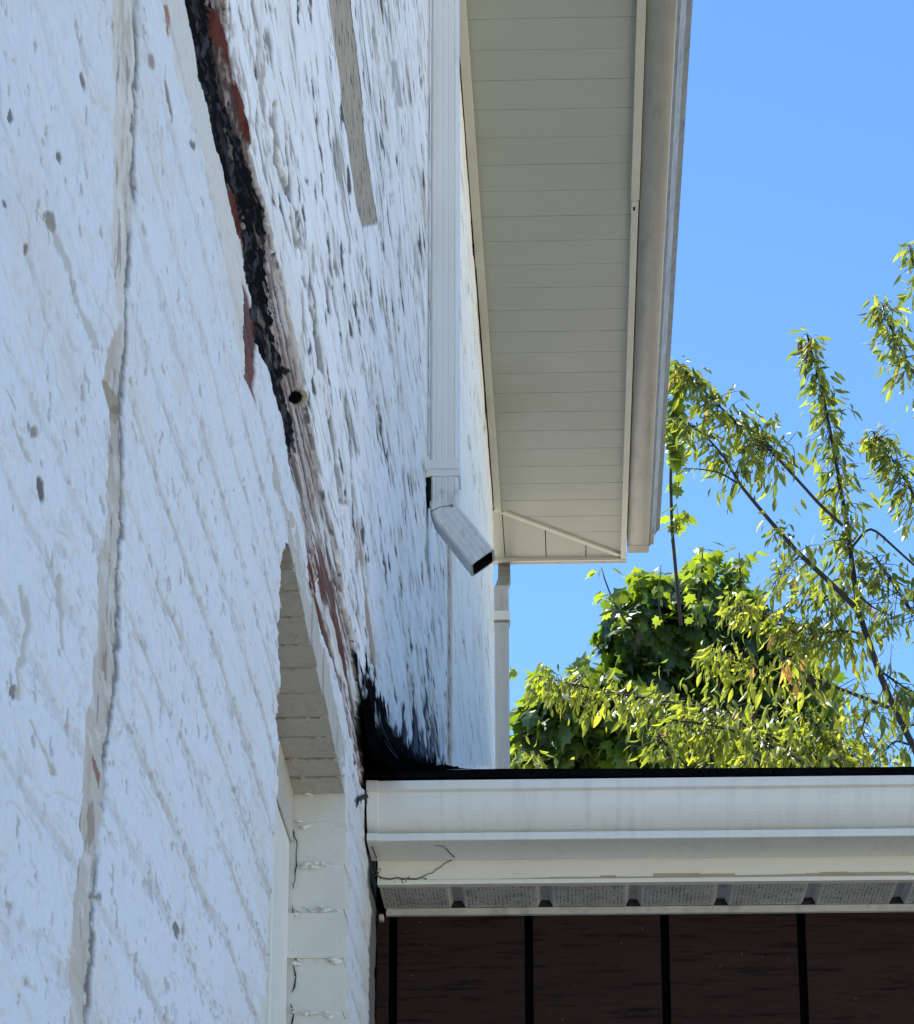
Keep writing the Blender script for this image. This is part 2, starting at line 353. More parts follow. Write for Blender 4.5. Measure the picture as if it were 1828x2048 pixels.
# large cracks that run through the siding
def streak(pts, wpx, col, k, dep, seed, region):
    global D
    c = poly(py, pts); ok = (py > pts[0][1]) & (py < pts[-1][1])
    j = (fbm(GU*70, GZ*45, seed, 4)-0.5)*wpx*3
    wv = wpx*(0.25 + 1.5*vnoise(GU*30, GZ*22, seed+3))
    m = ok*np.clip(1.2-np.abs(px-c+j)/wv, 0, 1)*region
    m = sst(0.1, 0.6, m)
    lay(k*m, col); D -= m*dep
streak([(548,200),(552,240),(556,290),(558,330),(570,360),(582,420),(592,470),(605,520)], 6, GREYB*0.8, 0.85, 0.004, 61, S)
streak([(572,280),(578,330),(585,400),(600,440),(612,500),(624,560),(630,620),(634,690),(640,740)], 4, DARK*1.4, 0.8, 0.003, 62, S)
streak([(605,550),(618,580),(628,640),(640,700),(652,800),(668,900),(690,1010)], 4, DARK*1.8, 0.7, 0.003, 63, S)
streak([(668,590),(682,690),(690,760),(700,850),(704,960)], 3, DARK*1.8, 0.6, 0.002, 64, S)
streak([(716,1050),(724,1120),(732,1180),(740,1250),(750,1330)], 4, np.array([0.4, 0.25, 0.14]), 0.8, 0.002, 65, S)
streak([(790,120),(792,150),(796,180),(800,215)], 7, DARK*2.2, 0.55, 0.002, 66, S)
streak([(770,60),(774,100),(778,150)], 3, DARK*2.2, 0.5, 0.002, 67, S)
# stain, tar runs and blue-black mould where the siding meets the garage roof
roofd = (1532.0 - py)                             # height over the roof line, survey units
run = fbm(GU*34, GZ*9, 71, 4); run2 = fbm(GU*90, GZ*26, 72, 4, 0.6)
bl = S*sst(0.0, 0.10, 0.56 - roofd/170.0 - (0.5-run)*1.5 + (run2-0.5)*0.9)*sst(740, 790, px)*sst(880, 860, px + (run-0.5)*60)
lay(0.97*bl, np.array([0.010, 0.011, 0.015]))
lay(S*0.5*sst(170, 20, roofd)*sst(0.35, 0.6, run2)*sst(720, 780, px), np.array([0.20, 0.23, 0.33]))
TAR0 = [(700,1265),(708,1290),(714,1318),(724,1350),(737,1378),(750,1408),(766,1440),(776,1470),(800,1500),(822,1518),(860,1530),(915,1534),(930,1620),(700,1620)]
TAR = [(x + (14 if 710 < x < 900 else 0), y - (10 if y < 1560 else 0)) for x, y in TAR0]
tar = (inpoly(px + edge*40 + (run2-0.5)*34, py + (run2-0.5)*60 + (g2-0.5)*40, TAR) & in_siding).astype(float)*np.clip(1.15-sst(0.60, 0.7, g1)*0.8*sst(40, 110, 1532-py), 0, 1)
lay(tar, BLACK); lay(S*(py > 1556), BLACK*0.3)  # below the roof line the shade of the gap is painted on in black
# dark eaten edge of the siding beside the seam
streak([(893,1385),(898,1410),(905,1440),(909,1480),(912,1530)], 7, DARK*0.6, 0.9, 0.004, 75, S)
# rotten board
ST = in_strip.astype(float)
fib = fbm(GU*9, GZ*95 + (g3-0.5)*2, 81, 4, 0.6); fib2 = fbm(GU*32, GZ*50, 82, 4, 0.6); chip = fbm(GU*80, GZ*55, 83, 4, 0.6); fib3 = fbm(GU*15, GZ*190 + (fib2-0.5)*5, 86, 2, 0.6)
lay(ST, BARE)
lay(ST*sst(0.55, 0.8, fib2)*0.7, np.array([0.66, 0.62, 0.58]))
lay(ST*sst(0.54, 0.64, fib)*0.8, DARK*0.9); lay(ST*sst(0.54, 0.66, fib3)*0.8, DARK*1.2); lay(ST*sst(0.40, 0.28, fib3)*0.6, np.array([0.72, 0.69, 0.66])); lay(ST*sst(0.62, 0.7, chip)*0.5, np.array([0.22, 0.13, 0.10]))
lay(ST*sst(960, 1060, py)*sst(0.5, 0.62, fbm(GU*14, GZ*70, 84, 4))*0.75, WHITE*0.95)
lay(ST*sst(1040, 1110, py)*sst(0.60, 0.68, fbm(GU*20+3, GZ*50, 85, 3))*0.85, RED*0.9)
D += ST*(-0.005 + (fib-0.5)*-0.006 + (fib2-0.5)*0.003 - (fib3-0.5)*0.006 + (chip-0.5)*0.002)
RED_A = [(422,12),(438,20),(456,60),(472,120),(489,215),(503,262),(500,285),(488,262),(470,180),(448,95),(430,72)]
RED_B = [(456,365),(470,390),(484,450),(489,495),(478,472),(463,412)]
RED_C = [(486,568),(497,585),(507,640),(516,692),(510,760),(513,818),(500,782),(487,752),(487,650)]
RED_D = [(616,1120),(632,1090),(641,1140),(632,1190),(620,1175)]
RED_E = [(704,1478),(716,1490),(723,1530),(712,1536)]
lay(ST*sst(560, 420, py)*(0.55+0.4*sst(0.4, 0.6, chip)), np.array([0.075, 0.045, 0.040])); lay(ST*sst(560, 420, py)*sst(0.66, 0.74, fib2)*0.7, BARE)
jx = px + (chip-0.5)*24 + (fib3-0.5)*16
bmask = ST*(jx > poly(py, BLACKL)-1)*(jx < poly(py, BLACKR))*(py < 1000)
flake_glint = sst(0.58, 0.74, fbm(GU*110, GZ*55, 87, 3, 0.6))  # grey flecks on the black, relief highlights put into their colour
lay(bmask*(1-0.0*flake_glint), BLACK*1.1); lay(bmask*flake_glint*0.7, np.array([0.075, 0.082, 0.096])); lay(bmask*sst(0.6, 0.72, fib3)*0.35, np.array([0.085, 0.09, 0.10])); lay(bmask*sst(0.72, 0.78, fib2)*0.6, BARE*0.5)
D += bmask*(-0.0005 + (chip-0.5)*0.013 + (fib2-0.5)*0.006)
REDS = []
for k, Pq in enumerate((RED_A, RED_B, RED_C, RED_D, RED_E)):
    m = (inpoly(px + (chip-0.5)*9, py + (chip-0.5)*24, Pq) & (in_strip | in_masonry)).astype(float)
    REDS.append((m, fib)); D += m*(0.003*in_strip - 0.003*in_masonry)
# pale wood below the red tongue
TONG = [(493,720),(508,720),(514,760),(513,822),(500,790)]

# drilled hole in the board
hd = np.hypot((px-600)/13.0, (py-795)/15.0); m = (hd < 1).astype(float); lay(m, BLACK*0.3); D -= m*0.0015
lay(((hd > 1) & (hd < 1.3) & (px > 600)).astype(float), np.array([0.36, 0.29, 0.20]))
lay((np.hypot((px-572)/16, (py-742)/9) < 1).astype(float)*0.95, BLACK)
# masonry under old paint
M = in_masonry.astype(float)
t1 = fbm(GU*9, GZ*26 + (fbm(GU*9, GZ*8, 91, 2)-0.5)*2.4, 92, 3); t2 = fbm(GU*60, GZ*80, 93, 4); t3 = fbm(GU*26, GZ*45, 94, 4, 0.6)
t4 = fbm(GU*150, GZ*190, 90, 3, 0.6)
ridge = 1-np.abs(2*t1-1)
D += M*((t1-0.5)*0.0026 + (t2-0.5)*0.0007 + (t4-0.5)*0.0005)
lay(M*0.16*sst(0.88, 0.98, ridge)*sst(0.42, 0.58, t2), BEIGE*1.2)
lay(M*0.22*sst(0.93, 0.995, ridge)*sst(0.54, 0.64, t3), GREYB*1.4)
D -= M*0.0009*sst(0.90, 0.99, ridge)
mrid = sst(0.93, 0.99, 1-np.abs(2*fbm(GU*12, GZ*34 + (t1-0.5)*3, 157, 3)-1))*sst(0.46, 0.6, fbm(GU*40, GZ*40, 158, 3)); lay(M*0.26*mrid, GREYB*0.9); D -= M*mrid*0.0008
pit = sst(0.66, 0.74, t4)*sst(0.42, 0.6, fbm(GU*18, GZ*22, 95, 3)); lay(M*0.20*pit, GREYB*1.2); D -= M*pit*0.0007
pit2 = sst(0.745, 0.785, fbm(GU*90+3, GZ*75, 96, 3, 0.6)); lay(M*0.5*pit2, np.array([0.26, 0.23, 0.20])); D -= M*pit2*0.0008
lay(M*0.12*sst(0.5, 0.75, fbm(GU*30, GZ*30, 97, 4)), np.array([0.62, 0.62, 0.62]))
# cream strip beside the black joint
CRS = [(325,-160),(352,-160),(373,0),(400,150),(450,335),(488,510),(489,700),(488,752),(474,690),(458,560),(433,420),(398,270),(352,150),(334,60),(330,0)]
cr = inpoly(px + (t2-0.5)*24, py, CRS).astype(float)*M; lay(cr*0.75, np.array([0.70, 0.665, 0.585]))
# open vertical joint with a beige filler
JL = [(205,-160),(218,0),(226,180),(228,350),(224,450),(221,520),(228,590),(240,640),(222,690),(206,740),(206,775),(219,850),(211,950),(208,1050),(200,1125),(193,1250),(180,1390),(174,1420),(170,1500),(160,1650),(168,1690),(160,1730),(147,1800),(144,1900),(135,2048),(130,2200)]
JR = [(270,-160),(276,0),(273,180),(270,350),(266,430),(264,520),(258,570),(252,620),(251,700),(247,775),(246,850),(248,950),(246,1050),(241,1125),(241,1250),(232,1390),(224,1450),(217,1500),(210,1650),(200,1720),(190,1800),(186,1900),(176,2048),(168,2200)]
jl = poly(py, JL); jr = poly(py, JR); jw = px + (t2-0.5)*16 + (t4-0.5)*7
fill = M*sst(0, 9, jw-jl)*sst(0, 5, jr-jw)
fc = np.where((py > 640)[..., None], np.array([0.56, 0.515, 0.44]), np.array([0.68, 0.645, 0.57]))
C = C*(1-fill[..., None]*0.92) + fill[..., None]*0.92*fc
lay(fill*0.55*sst(0.48, 0.68, fbm(GU*60, GZ*20, 98, 4)), BEIGE*0.85); lay(fill*0.6*sst(0.64, 0.72, fbm(GU*130, GZ*26, 101, 3)), np.array([0.24, 0.19, 0.14])); lay(fill*0.35*sst(0.45, 0.3, t2), WHITE*0.9)
D -= fill*(0.0012 + 0.0008*sst(600, 900, py))
cl = M*np.clip(1.25-np.abs(jw-jr)/(2.6 + 2.5*vnoise(GU*12, GZ*30, 99)), 0, 1)*sst(0.25, 0.5, vnoise(GU*15, GZ*26, 100)+0.18)
lay(cl*0.85, DARK*1.6); D -= cl*0.0022
lay(sst(1.1, 0.7, np.hypot((px-236)/9, (py-820)/9) + (t4-0.5))*M*0.8, DARK)
lay((inpoly(px, py, [(206,760),(220,762),(232,780),(244,800),(246,830),(236,850),(224,835),(212,800)])*M)*0.75*sst(0.3, 0.5, t3+0.1), np.array([0.33, 0.27, 0.18]))
m = inpoly(px + (chip-0.5)*6, py, [(190,1505),(200,1525),(207,1548),(208,1560),(203,1580),(200,1560),(194,1540)]).astype(float)*M; lay(m*0.8, np.array([0.26, 0.12, 0.09]))
for (bx, by, rx, ry, cc) in ((50,495,6,12,(0.2,0.09,0.07)),(18,235,6,14,(.12,.11,.11)),(82,985,5,26,(.07,.06,.06)),(165,165,5,16,(.16,.15,.15)),(120,315,6,10,(.14,.12,.11)),(68,865,10,16,(.25,.2,.15)),(335,40,6,22,(.3,.13,.09)),(305,120,5,14,(.3,.25,.2)),(338,200,4,34,(.28,.18,.15)),(100,445,9,16,(.26,.22,.17)),(30,1385,9,10,(.2,.17,.14)),(356,1860,5,16,(.12,.11,.1)),(196,1795,8,14,(.16,.15,.12)),(10,410,6,10,(.1,.1,.1)),(225,895,4,12,(.3,.29,.28)),(385,290,5,8,(.15,.15,.15))):
    u = px-bx - (py-by)*0.18
    m = sst(1.15, 0.6, np.hypot(u/rx, (py-by)/(ry*1.15)) + (chip-0.5)*1.7 + (t4-0.5)*1.2)*M; lay(m*0.85, np.array(cc)); D -= m*0.0006
for pts, wd in (([(70,420),(110,470),(135,530),(150,600),(175,650),(192,700)], 7), ([(20,830),(45,900),(62,925)], 6), ([(60,1440),(85,1500),(110,1550)], 5), ([(120,1150),(133,1230),(130,1300)], 6), ([(45,1170),(60,1250),(40,1340),(38,1400)], 7)):
    streak(pts, wd, np.array([0.42, 0.38, 0.30]), 0.55, 0.001, 300+wd*7+int(pts[0][0]), M)
# brick courses telegraphing through the old paint
cv = (GZ - 0.712 - 0.004*np.sin(GY*3.1))/0.0735 + (fbm(GU*10, GZ*5, 160, 3)-0.5)*0.34
ck = np.round(cv); cd = np.abs(cv-ck)*0.0735
cs = 0.45 + 0.55*sst(500, 1150, py); cs = cs*(0.55+0.45*sst(255, 290, px))
cbr = 0.35 + 0.65*sst(0.30, 0.50, fbm(GU*16, ck*7.3+GZ*6, 161, 3))
jw_ = 0.0026 + 0.0036*vnoise(GU*9, ck*3.7, 162)
cj = M*sst(1.35, 0.55, cd/jw_ + (t4-0.5)*0.9)*(1-fill)
lay(cj*0.62*cs*cbr, np.array([0.51, 0.50, 0.455])); D -= cj*0.0018*cs*(0.35+0.65*cbr)
ced = M*sst(0.012, 0.004, np.abs(cd-jw_))*sst(0.60, 0.70, fbm(GU*130, GZ*170, 163, 3))*(1-fill)
lay(ced*0.42*cs, np.array([0.27, 0.255, 0.23])); D -= ced*0.0006
for m, fb in REDS: m = m*(1-sst(1000, 1060, py)*(1-sst(0.45, 0.55, fib2)));lay(m*0.92, RED); lay(m*sst(0.55, 0.7, fb)*0.7, DARK); lay(m*sst(0.56, 0.68, fib3)*0.75*sst(950, 1050, py), np.array([0.6, 0.55, 0.52])); lay(m*sst(0.62, 0.72, chip)*0.6, RED*0.5)
# pale wood below the red tongue
TONG = [(493,735),(508,735),(514,770),(513,822),(502,795)]
m = inpoly(px + (chip-0.5)*8, py, TONG)*sst(0.42, 0.6, fib2); lay(m*0.75, BARE*0.7)
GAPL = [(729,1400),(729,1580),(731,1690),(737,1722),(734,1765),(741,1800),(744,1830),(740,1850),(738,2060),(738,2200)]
gapm = M*sst(-1.5, 1.0, px + (t4-0.5)*5 - poly(py, GAPL))*(py > 1500); lay(gapm, BLACK*0.7)  # wall painted black here to stand for the shade in the gap
cream2 = M*sst(26, 8, poly(py, GAPL) - px)*sst(1600, 1720, py)*(1-gapm); lay(cream2*0.6*sst(0.3, 0.6, t2), np.array([0.62, 0.56, 0.44]))
# edge of the opening: chipped pale plaster
near_hole = (px + ej > poly(py, OPEN_NEAR)-5) & (px < poly(py, OPEN_TOP)+14) & (py > 1070) & in_masonry
lay(near_hole*0.55*sst(0.4, 0.6, t2), np.array([0.74, 0.70, 0.62]))
D -= near_hole*0.002*sst(0.45, 0.65, t2)
right_side = M*sst(690, 700, px)*sst(1560, 1640, py); lay(right_side*0.25, np.array([0.74, 0.74, 0.70]))
nearslot = (px > poly(py, SLOT_L)-40)*(px < poly(py, SLOT_R)+36)*(py < 475)*S
D = D*(1-0.75*nearslot)
P0[..., 0] += D
V = P0; CC = np.clip(C, 0.004, 0.93)
Q = np.stack([gi[:-1, :-1], gi[1:, :-1], gi[1:, 1:], gi[:-1, 1:]], -1).reshape(-1, 4); Q = Q[(Q >= 0).all(1)]
cls = np.where(in_masonry, 0, np.where(in_strip, 1, 2)); cls = np.where(hole & in_masonry, 9, np.where(slot & in_siding, 9, cls))
cq = cls[Q[:, 0]]
def sub(name, k, m, label=None):
    q = Q[cq == k]; u, inv = np.unique(q, return_inverse=True)
    me = np_mesh(name, V[u], inv.reshape(q.shape), [m], True, CC[u]); return link(name, me, house, label)
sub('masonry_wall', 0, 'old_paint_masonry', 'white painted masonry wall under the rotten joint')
sub('rotten_board', 1, 'rotten_wood', 'rotten black and red-brown board along the wall')
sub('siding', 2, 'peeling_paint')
# the rest of that wall, outside the surveyed patch
def wall_sheet(name, pts, m, colr, n=40):
    pts = np.asarray(pts, float); a = np.linspace(0, 1, n)
    U2, V2 = np.meshgrid(a, a, indexing='ij')
    pts[:, 0] -= 0.006
    P = (pts[0]*((1-U2)*(1-V2))[..., None] + pts[1]*(U2*(1-V2))[..., None] + pts[2]*(U2*V2)[..., None] + pts[3]*((1-U2)*V2)[..., None])
    i2 = np.arange(n*n).reshape(n, n); q2 = np.stack([i2[:-1, :-1], i2[1:, :-1], i2[1:, 1:], i2[:-1, 1:]], -1).reshape(-1, 4)
    m = {'peeling_paint': 'plain_siding_paint', 'old_paint_masonry': 'plain_masonry_paint'}[m]
    return link(name, np_mesh(name, P.reshape(-1, 3), q2, [m], True, np.tile(colr, (n*n, 1))), house)
y0, t0, t1_ = 1.385, 0.158, 0.642
wall_sheet('masonry_wall', [(AX, -6, GROUND), (AX, y0, GROUND), (AX, y0, 0.75), (AX, -6, 0.75)], 'old_paint_masonry', WHITE*0.97)
wall_sheet('siding', [(AX, -6, 0.75), (AX, y0, 0.75), (AX, y0, 5.3), (AX, -6, 5.3)], 'peeling_paint', WHITE*0.97)
wall_sheet('siding', [(AX, y0, y0*t1_), (AX, YSEAM, YSEAM*t1_), (AX, YSEAM, 5.3), (AX, y0, 5.3)], 'peeling_paint', WHITE*0.97)
wall_sheet('masonry_wall', [(AX, y0, GROUND), (AX, 3.0, GROUND), (AX, 3.0, 3.0*t0), (AX, y0, y0*t0)], 'old_paint_masonry', WHITE*0.97)
wall_sheet('masonry_wall', [(AX, 4.08, GROUND), (AX, YSEAM, GROUND), (AX, YSEAM, YSEAM*t0), (AX, 4.08, 4.08*t0)], 'old_paint_masonry', WHITE*0.97)
wall_sheet('masonry_wall', [(AX, 3.0, GROUND), (AX, 4.08, GROUND), (AX, 4.08, -0.7), (AX, 3.0, -0.7)], 'old_paint_masonry', WHITE*0.97)

# ---- wall beyond the seam
yb = 1/np.linspace(1/(YSEAM-0.02), 1/YEND, 220); tb = np.linspace(0.26, 0.60, 1500)
BY, BT = np.meshgrid(yb, tb, indexing='ij'); BZ = np.minimum(BY*BT, HS+0.06)
PB = np.stack([np.full(BY.shape, AX2), BY, BZ], -1); bx_, by_ = proj(PB)
CB = np.empty(BY.shape+(3,)); CB[:] = np.array([0.92, 0.93, 0.89])
BU = np.log(BY); dd = fbm(BU*42, BZ*20, 110, 3, 0.55); dd2 = fbm(BU*80, BZ*34, 111, 3)
mk = np.maximum(sst(0.66, 0.72, dd)*sst(0.40, 0.5, dd2), sst(0.93, 0.985, 1-np.abs(2*fbm(BU*16, BZ*34, 113, 2)-1))*sst(0.52, 0.62, fbm(BU*50, BZ*20, 114, 2)))
CB = CB*(1-0.6*mk[..., None]) + 0.6*mk[..., None]*np.array([0.15, 0.15, 0.14])
mk2 = 0.3*sst(0.5, 0.8, fbm(BY*3, BZ*20, 112, 3)); CB = CB*(1-mk2[..., None]) + mk2[..., None]*np.array([0.66, 0.62, 0.50])
sm = sst(907, 898, bx_ + (dd2-0.5)*9); CB = CB*(1-0.8*sm[..., None]) + 0.8*sm[..., None]*np.array([0.52, 0.42, 0.31])
sm = sst(0.5, 0.65, dd2)*sst(908, 897, bx_); CB = CB*(1-0.8*sm[..., None]) + 0.8*sm[..., None]*np.array([0.12, 0.09, 0.07])
PB[..., 0] += -0.004*mk + (dd-0.5)*-0.004
ib = np.arange(BY.size).reshape(BY.shape); QB = np.stack([ib[:-1, :-1], ib[1:, :-1], ib[1:, 1:], ib[:-1, 1:]], -1).reshape(-1, 4)
link('siding', np_mesh('siding', PB.reshape(-1, 3), QB, ['peeling_paint'], True, CB.reshape(-1, 3)), house)
wall_sheet('siding', [(AX2, YSEAM-0.02, GROUND), (AX2, YEND, GROUND), (AX2, YEND, YEND*0.26), (AX2, YSEAM-0.02, YSEAM*0.26)], 'peeling_paint', WHITE*0.97)
wall_sheet('siding', [(AX2, YSEAM-0.02, YSEAM*0.595), (AX2, YEND, 5.05), (AX2, YEND, 5.3), (AX2, YSEAM-0.02, 5.3)], 'peeling_paint', WHITE*0.97)
b = MB(); b.quad((AX+0.001, YSEAM+0.002, GROUND), (AX2-0.05, YSEAM+0.002, GROUND), (AX2-0.05, YSEAM+0.002, 5.3), (AX+0.001, YSEAM+0.002, 5.3))
b.build('siding_edge', 'window_paint', house)
# ---- closing walls of the house (other three sides), dark backing behind the siding
b = MB()
b.box((-9.0, YEND-0.12, GROUND), (AX2-0.002, YEND+0.0, 5.3)); b.box((-9.0, -6.2, GROUND), (AX-0.01, -6.0, 5.3)); b.box((-9.2, -6.2, GROUND), (-9.0, YEND, 5.3))
b.build('wall', 'window_paint', house)
b = MB(); b.box((-0.62, -6, GROUND), (-0.60, YEND-0.13, 5.2)); b.build('wall_sheathing', 'dark_inside', house)
b = MB(); b.box((-0.365, YSEAM+0.01, GROUND), (-0.358, YEND-0.13, 5.2)); b.box((-0.350, 4.14, GROUND), (-0.345, YSEAM-0.01, 5.0)); b.build('wall_sheathing', 'dark_inside', house)

# ---- slot in the siding: beige board seen inside
def slotedge(pts, X, off=0): return [onX(np.array(float(x+off)), np.array(float(y)), X) for x, y in pts]
sa = slotedge(SLOT_L, AX-0.0008, -9); se = slotedge(SLOT_R, AX-0.0008, 9); b = MB()
for i in range(8): b.quad(sa[i], se[i], se[i+1], sa[i+1])
mat('slot_board', (0.46, 0.385, 0.27), (0.37, 0.305, 0.21), 0.85, 12, dirt=(0.10, 0.08, 0.06), dirt_scale=30, dirt_rng=(0.54, 0.62), dirt_stretch=(1, 0.7, 2.4), bmp=1.0, bscale=35, bdist=0.008)
b.build('exposed_board', 'slot_board', house, 'tan weathered board showing in the slot of the siding')

# ---- brick window opening: soffit of bricks, far jamb, frame
YJ = 4.075
ltop = lambda y: float(np.interp(y, [3.195, 4.08], [1.203, 1.169]))
bnd = [1010,1050,1090,1128,1163,1203,1240,1278,1318,1366,1412,1474,1534,1596]
by = [float(onX(np.array(poly(np.array(float(v)), OPEN_TOP)), np.array(float(v)), AX)[1]) if v > 1078 else None for v in bnd]
by = [3.02, 3.11] + [v for v in by if v is not None]; by[-1] = YJ
rb = random.Random(7); b = MB()
XB = -0.402
for i in range(len(by)-1):
    y0_, y1_ = by[i]+0.004, by[i+1]-0.004
    z = ltop((y0_+y1_)/2) + rb.uniform(-0.002, 0.002)
    n = 5
    for (x0, x1) in ((AX+0.0012+rb.uniform(-0.002, 0.0005), XB),):
        b.prism([(y0_, z+0.06), (y1_, z+0.06+ltop(y1_)-ltop(y0_)), (y1_, z+ltop(y1_)-ltop(y0_)), (y0_, z)], 0, x1, x0, 0)
for k in range(90):
    yq = rb.choice(by[2:-1]) + rb.uniform(-0.006, 0.006); xq = rb.uniform(XB+0.01, AX-0.001); r = rb.uniform(0.0008, 0.0026)
    b.tube([(xq-r*2.5, yq, ltop(yq)+0.0005), (xq, yq+rb.uniform(-.002, .002), ltop(yq)-r*0.8), (xq+r*2.5, yq, ltop(yq)+0.0005)], [r*0.3, r, r*0.3], 6, 1)
b.prism([(3.0, ltop(3.0)+0.06), (YJ+0.06, ltop(YJ)+0.06), (YJ+0.06, ltop(YJ)+0.0035), (3.0, ltop(3.0)+0.0035)], 0, XB, AX-0.002, 1)
bl_ = b.build('brick_lintel', ['painted_brick_shade', 'lintel_mortar'], house, 'painted bricks over the window opening, tan shade put into the colour', bevel=0.004)
bz = [1.172]
for v in (1650, 1733, 1823, 1920, 2026): bz.append(float(onY(np.array(650.0), np.array(float(v)), YJ)[2]))
while bz[-1] > -0.6: bz.append(bz[-1]-0.066)
b = MB()
for i in range(len(bz)-1):
    z1, z0 = bz[i]-0.0028+rb.uniform(-.001, .001), bz[i+1]+0.0028+rb.uniform(-.001, .001)
    yj = YJ + rb.uniform(-0.003, 0.001)
    b.box((-0.386, yj, z0), (AX+0.0015+rb.uniform(-0.001, 0.0), YJ+0.05, z1), 0)
b.box((-0.386, YJ+0.0012, -0.7), (AX-0.0008, YJ+0.05, 1.2), 1)
for k in range(44):                                # crumbs of mortar squeezed from the joints
    i = rb.randrange(6); x = rb.uniform(-0.372, AX-0.006); z = bz[i]+rb.uniform(-0.006, 0.006); r = rb.uniform(0.0012, 0.0042)
    b.tube([(x-r*2.2, YJ-0.001, z), (x-r*0.5, YJ-r*1.2, z+rb.uniform(-.002, .002)), (x+r*2.2, YJ-0.001, z+rb.uniform(-.003, .003))], [r*0.3, r, r*0.3], 6, 1)
mat('jamb_brick', (0.76, 0.73, 0.635), (0.69, 0.66, 0.565), 0.85, 9, bmp=0.45, bscale=60, bdist=0.003, dirt=(0.42, 0.40, 0.34), dirt_scale=30, dirt_rng=(0.66, 0.85))
wn = MB()
wn.box((-0.398, 3.86, -0.68), (-0.378, YJ-0.002, 1.130), 0)
wn.box((-0.3775, 3.86, 1.10), (-0.374, YJ-0.002, 1.18), 1)  # frame head in the tan brick colour, its shade painted in
wn.box((-0.40, 3.05, 1.06), (-0.382, 3.97, 1.16), 0)
wn.box((-0.392, 3.80, -0.68), (-0.384, 3.858, 1.12), 0)
wnd = wn.build('window', ['window_paint', 'painted_brick_shade'], house, bevel=0.003)
wf = MB(); wf.box((-0.43, 3.0, -0.68), (-0.402, 3.94, 1.08)); wf.build('pane', 'glass_dark', wnd)
wf = MB(); wf.box((-0.44, 3.0, -0.74), (AX+0.02, 4.075, -0.69)); wf.build('sill', 'window_paint', wnd, bevel=0.004)
cr_ = b                                              # cracked caulk at the inner corner
for (seq) in ([(583,1490),(590,1500),(592,1540),(600,1560),(606,1590)], [(585,1655),(592,1680),(594,1720),(590,1750),(587,1778)], [(584,1810),(590,1845),(592,1870)], [(583,1890),(590,1920),(588,1945),(592,1960),(584,1985)], [(582,2008),(585,2030),(580,2060)]):
    seq = [(x0+(x1-x0)*t+rb.uniform(-2.2, 2.2), y0+(y1-y0)*t+rb.uniform(-2, 2)) for (x0, y0), (x1, y1) in zip(seq[:-1], seq[1:]) for t in (0, .33, .66)]+[seq[-1]]
    P = [onY(np.array(float(x)), np.array(float(y)), YJ-0.002) for x, y in seq]
    cr_.tube(P, [0.0003]+[rb.uniform(0.0005, 0.0013) for _ in range(len(P)-2)]+[0.0003], 5, 2)
b.build('brick_jamb', ['jamb_brick', 'mortar', 'debris'], house, None, bevel=0.004)

# ---- eave: panelled soffit, trims, fascia, gutter
XF, YFE = 0.262, 13.715
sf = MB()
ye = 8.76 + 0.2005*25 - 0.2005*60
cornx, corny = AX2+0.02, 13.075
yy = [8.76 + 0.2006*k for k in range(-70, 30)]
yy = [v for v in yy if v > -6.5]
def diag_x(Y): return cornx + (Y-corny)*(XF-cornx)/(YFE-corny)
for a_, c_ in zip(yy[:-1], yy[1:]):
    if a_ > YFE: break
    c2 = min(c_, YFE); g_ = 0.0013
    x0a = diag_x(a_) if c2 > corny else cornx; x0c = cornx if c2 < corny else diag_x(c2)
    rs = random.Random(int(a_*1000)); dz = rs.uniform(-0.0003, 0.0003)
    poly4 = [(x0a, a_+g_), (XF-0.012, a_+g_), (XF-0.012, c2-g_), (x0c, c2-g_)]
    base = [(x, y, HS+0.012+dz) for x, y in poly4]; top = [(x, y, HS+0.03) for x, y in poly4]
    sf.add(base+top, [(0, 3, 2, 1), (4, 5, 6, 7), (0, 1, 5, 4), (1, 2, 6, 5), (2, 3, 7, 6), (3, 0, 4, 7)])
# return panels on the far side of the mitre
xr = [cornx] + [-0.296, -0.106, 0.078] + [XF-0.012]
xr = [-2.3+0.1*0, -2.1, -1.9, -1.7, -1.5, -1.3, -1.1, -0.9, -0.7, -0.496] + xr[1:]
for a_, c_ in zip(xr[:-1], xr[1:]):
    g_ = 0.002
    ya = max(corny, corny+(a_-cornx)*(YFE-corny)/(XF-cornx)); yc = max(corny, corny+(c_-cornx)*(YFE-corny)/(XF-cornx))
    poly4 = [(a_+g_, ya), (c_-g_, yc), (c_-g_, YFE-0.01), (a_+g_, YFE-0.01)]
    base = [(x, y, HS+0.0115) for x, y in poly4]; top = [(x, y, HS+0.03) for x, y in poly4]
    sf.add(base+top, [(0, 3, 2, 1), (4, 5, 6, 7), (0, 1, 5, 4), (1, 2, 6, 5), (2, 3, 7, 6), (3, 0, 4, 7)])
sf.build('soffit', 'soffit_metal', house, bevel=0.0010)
b = MB(); b.box((-9.5, -6.7, HS+0.031), (XF-0.005, YFE, HS+0.06)); b.build('roof_deck', 'dark_inside', house)
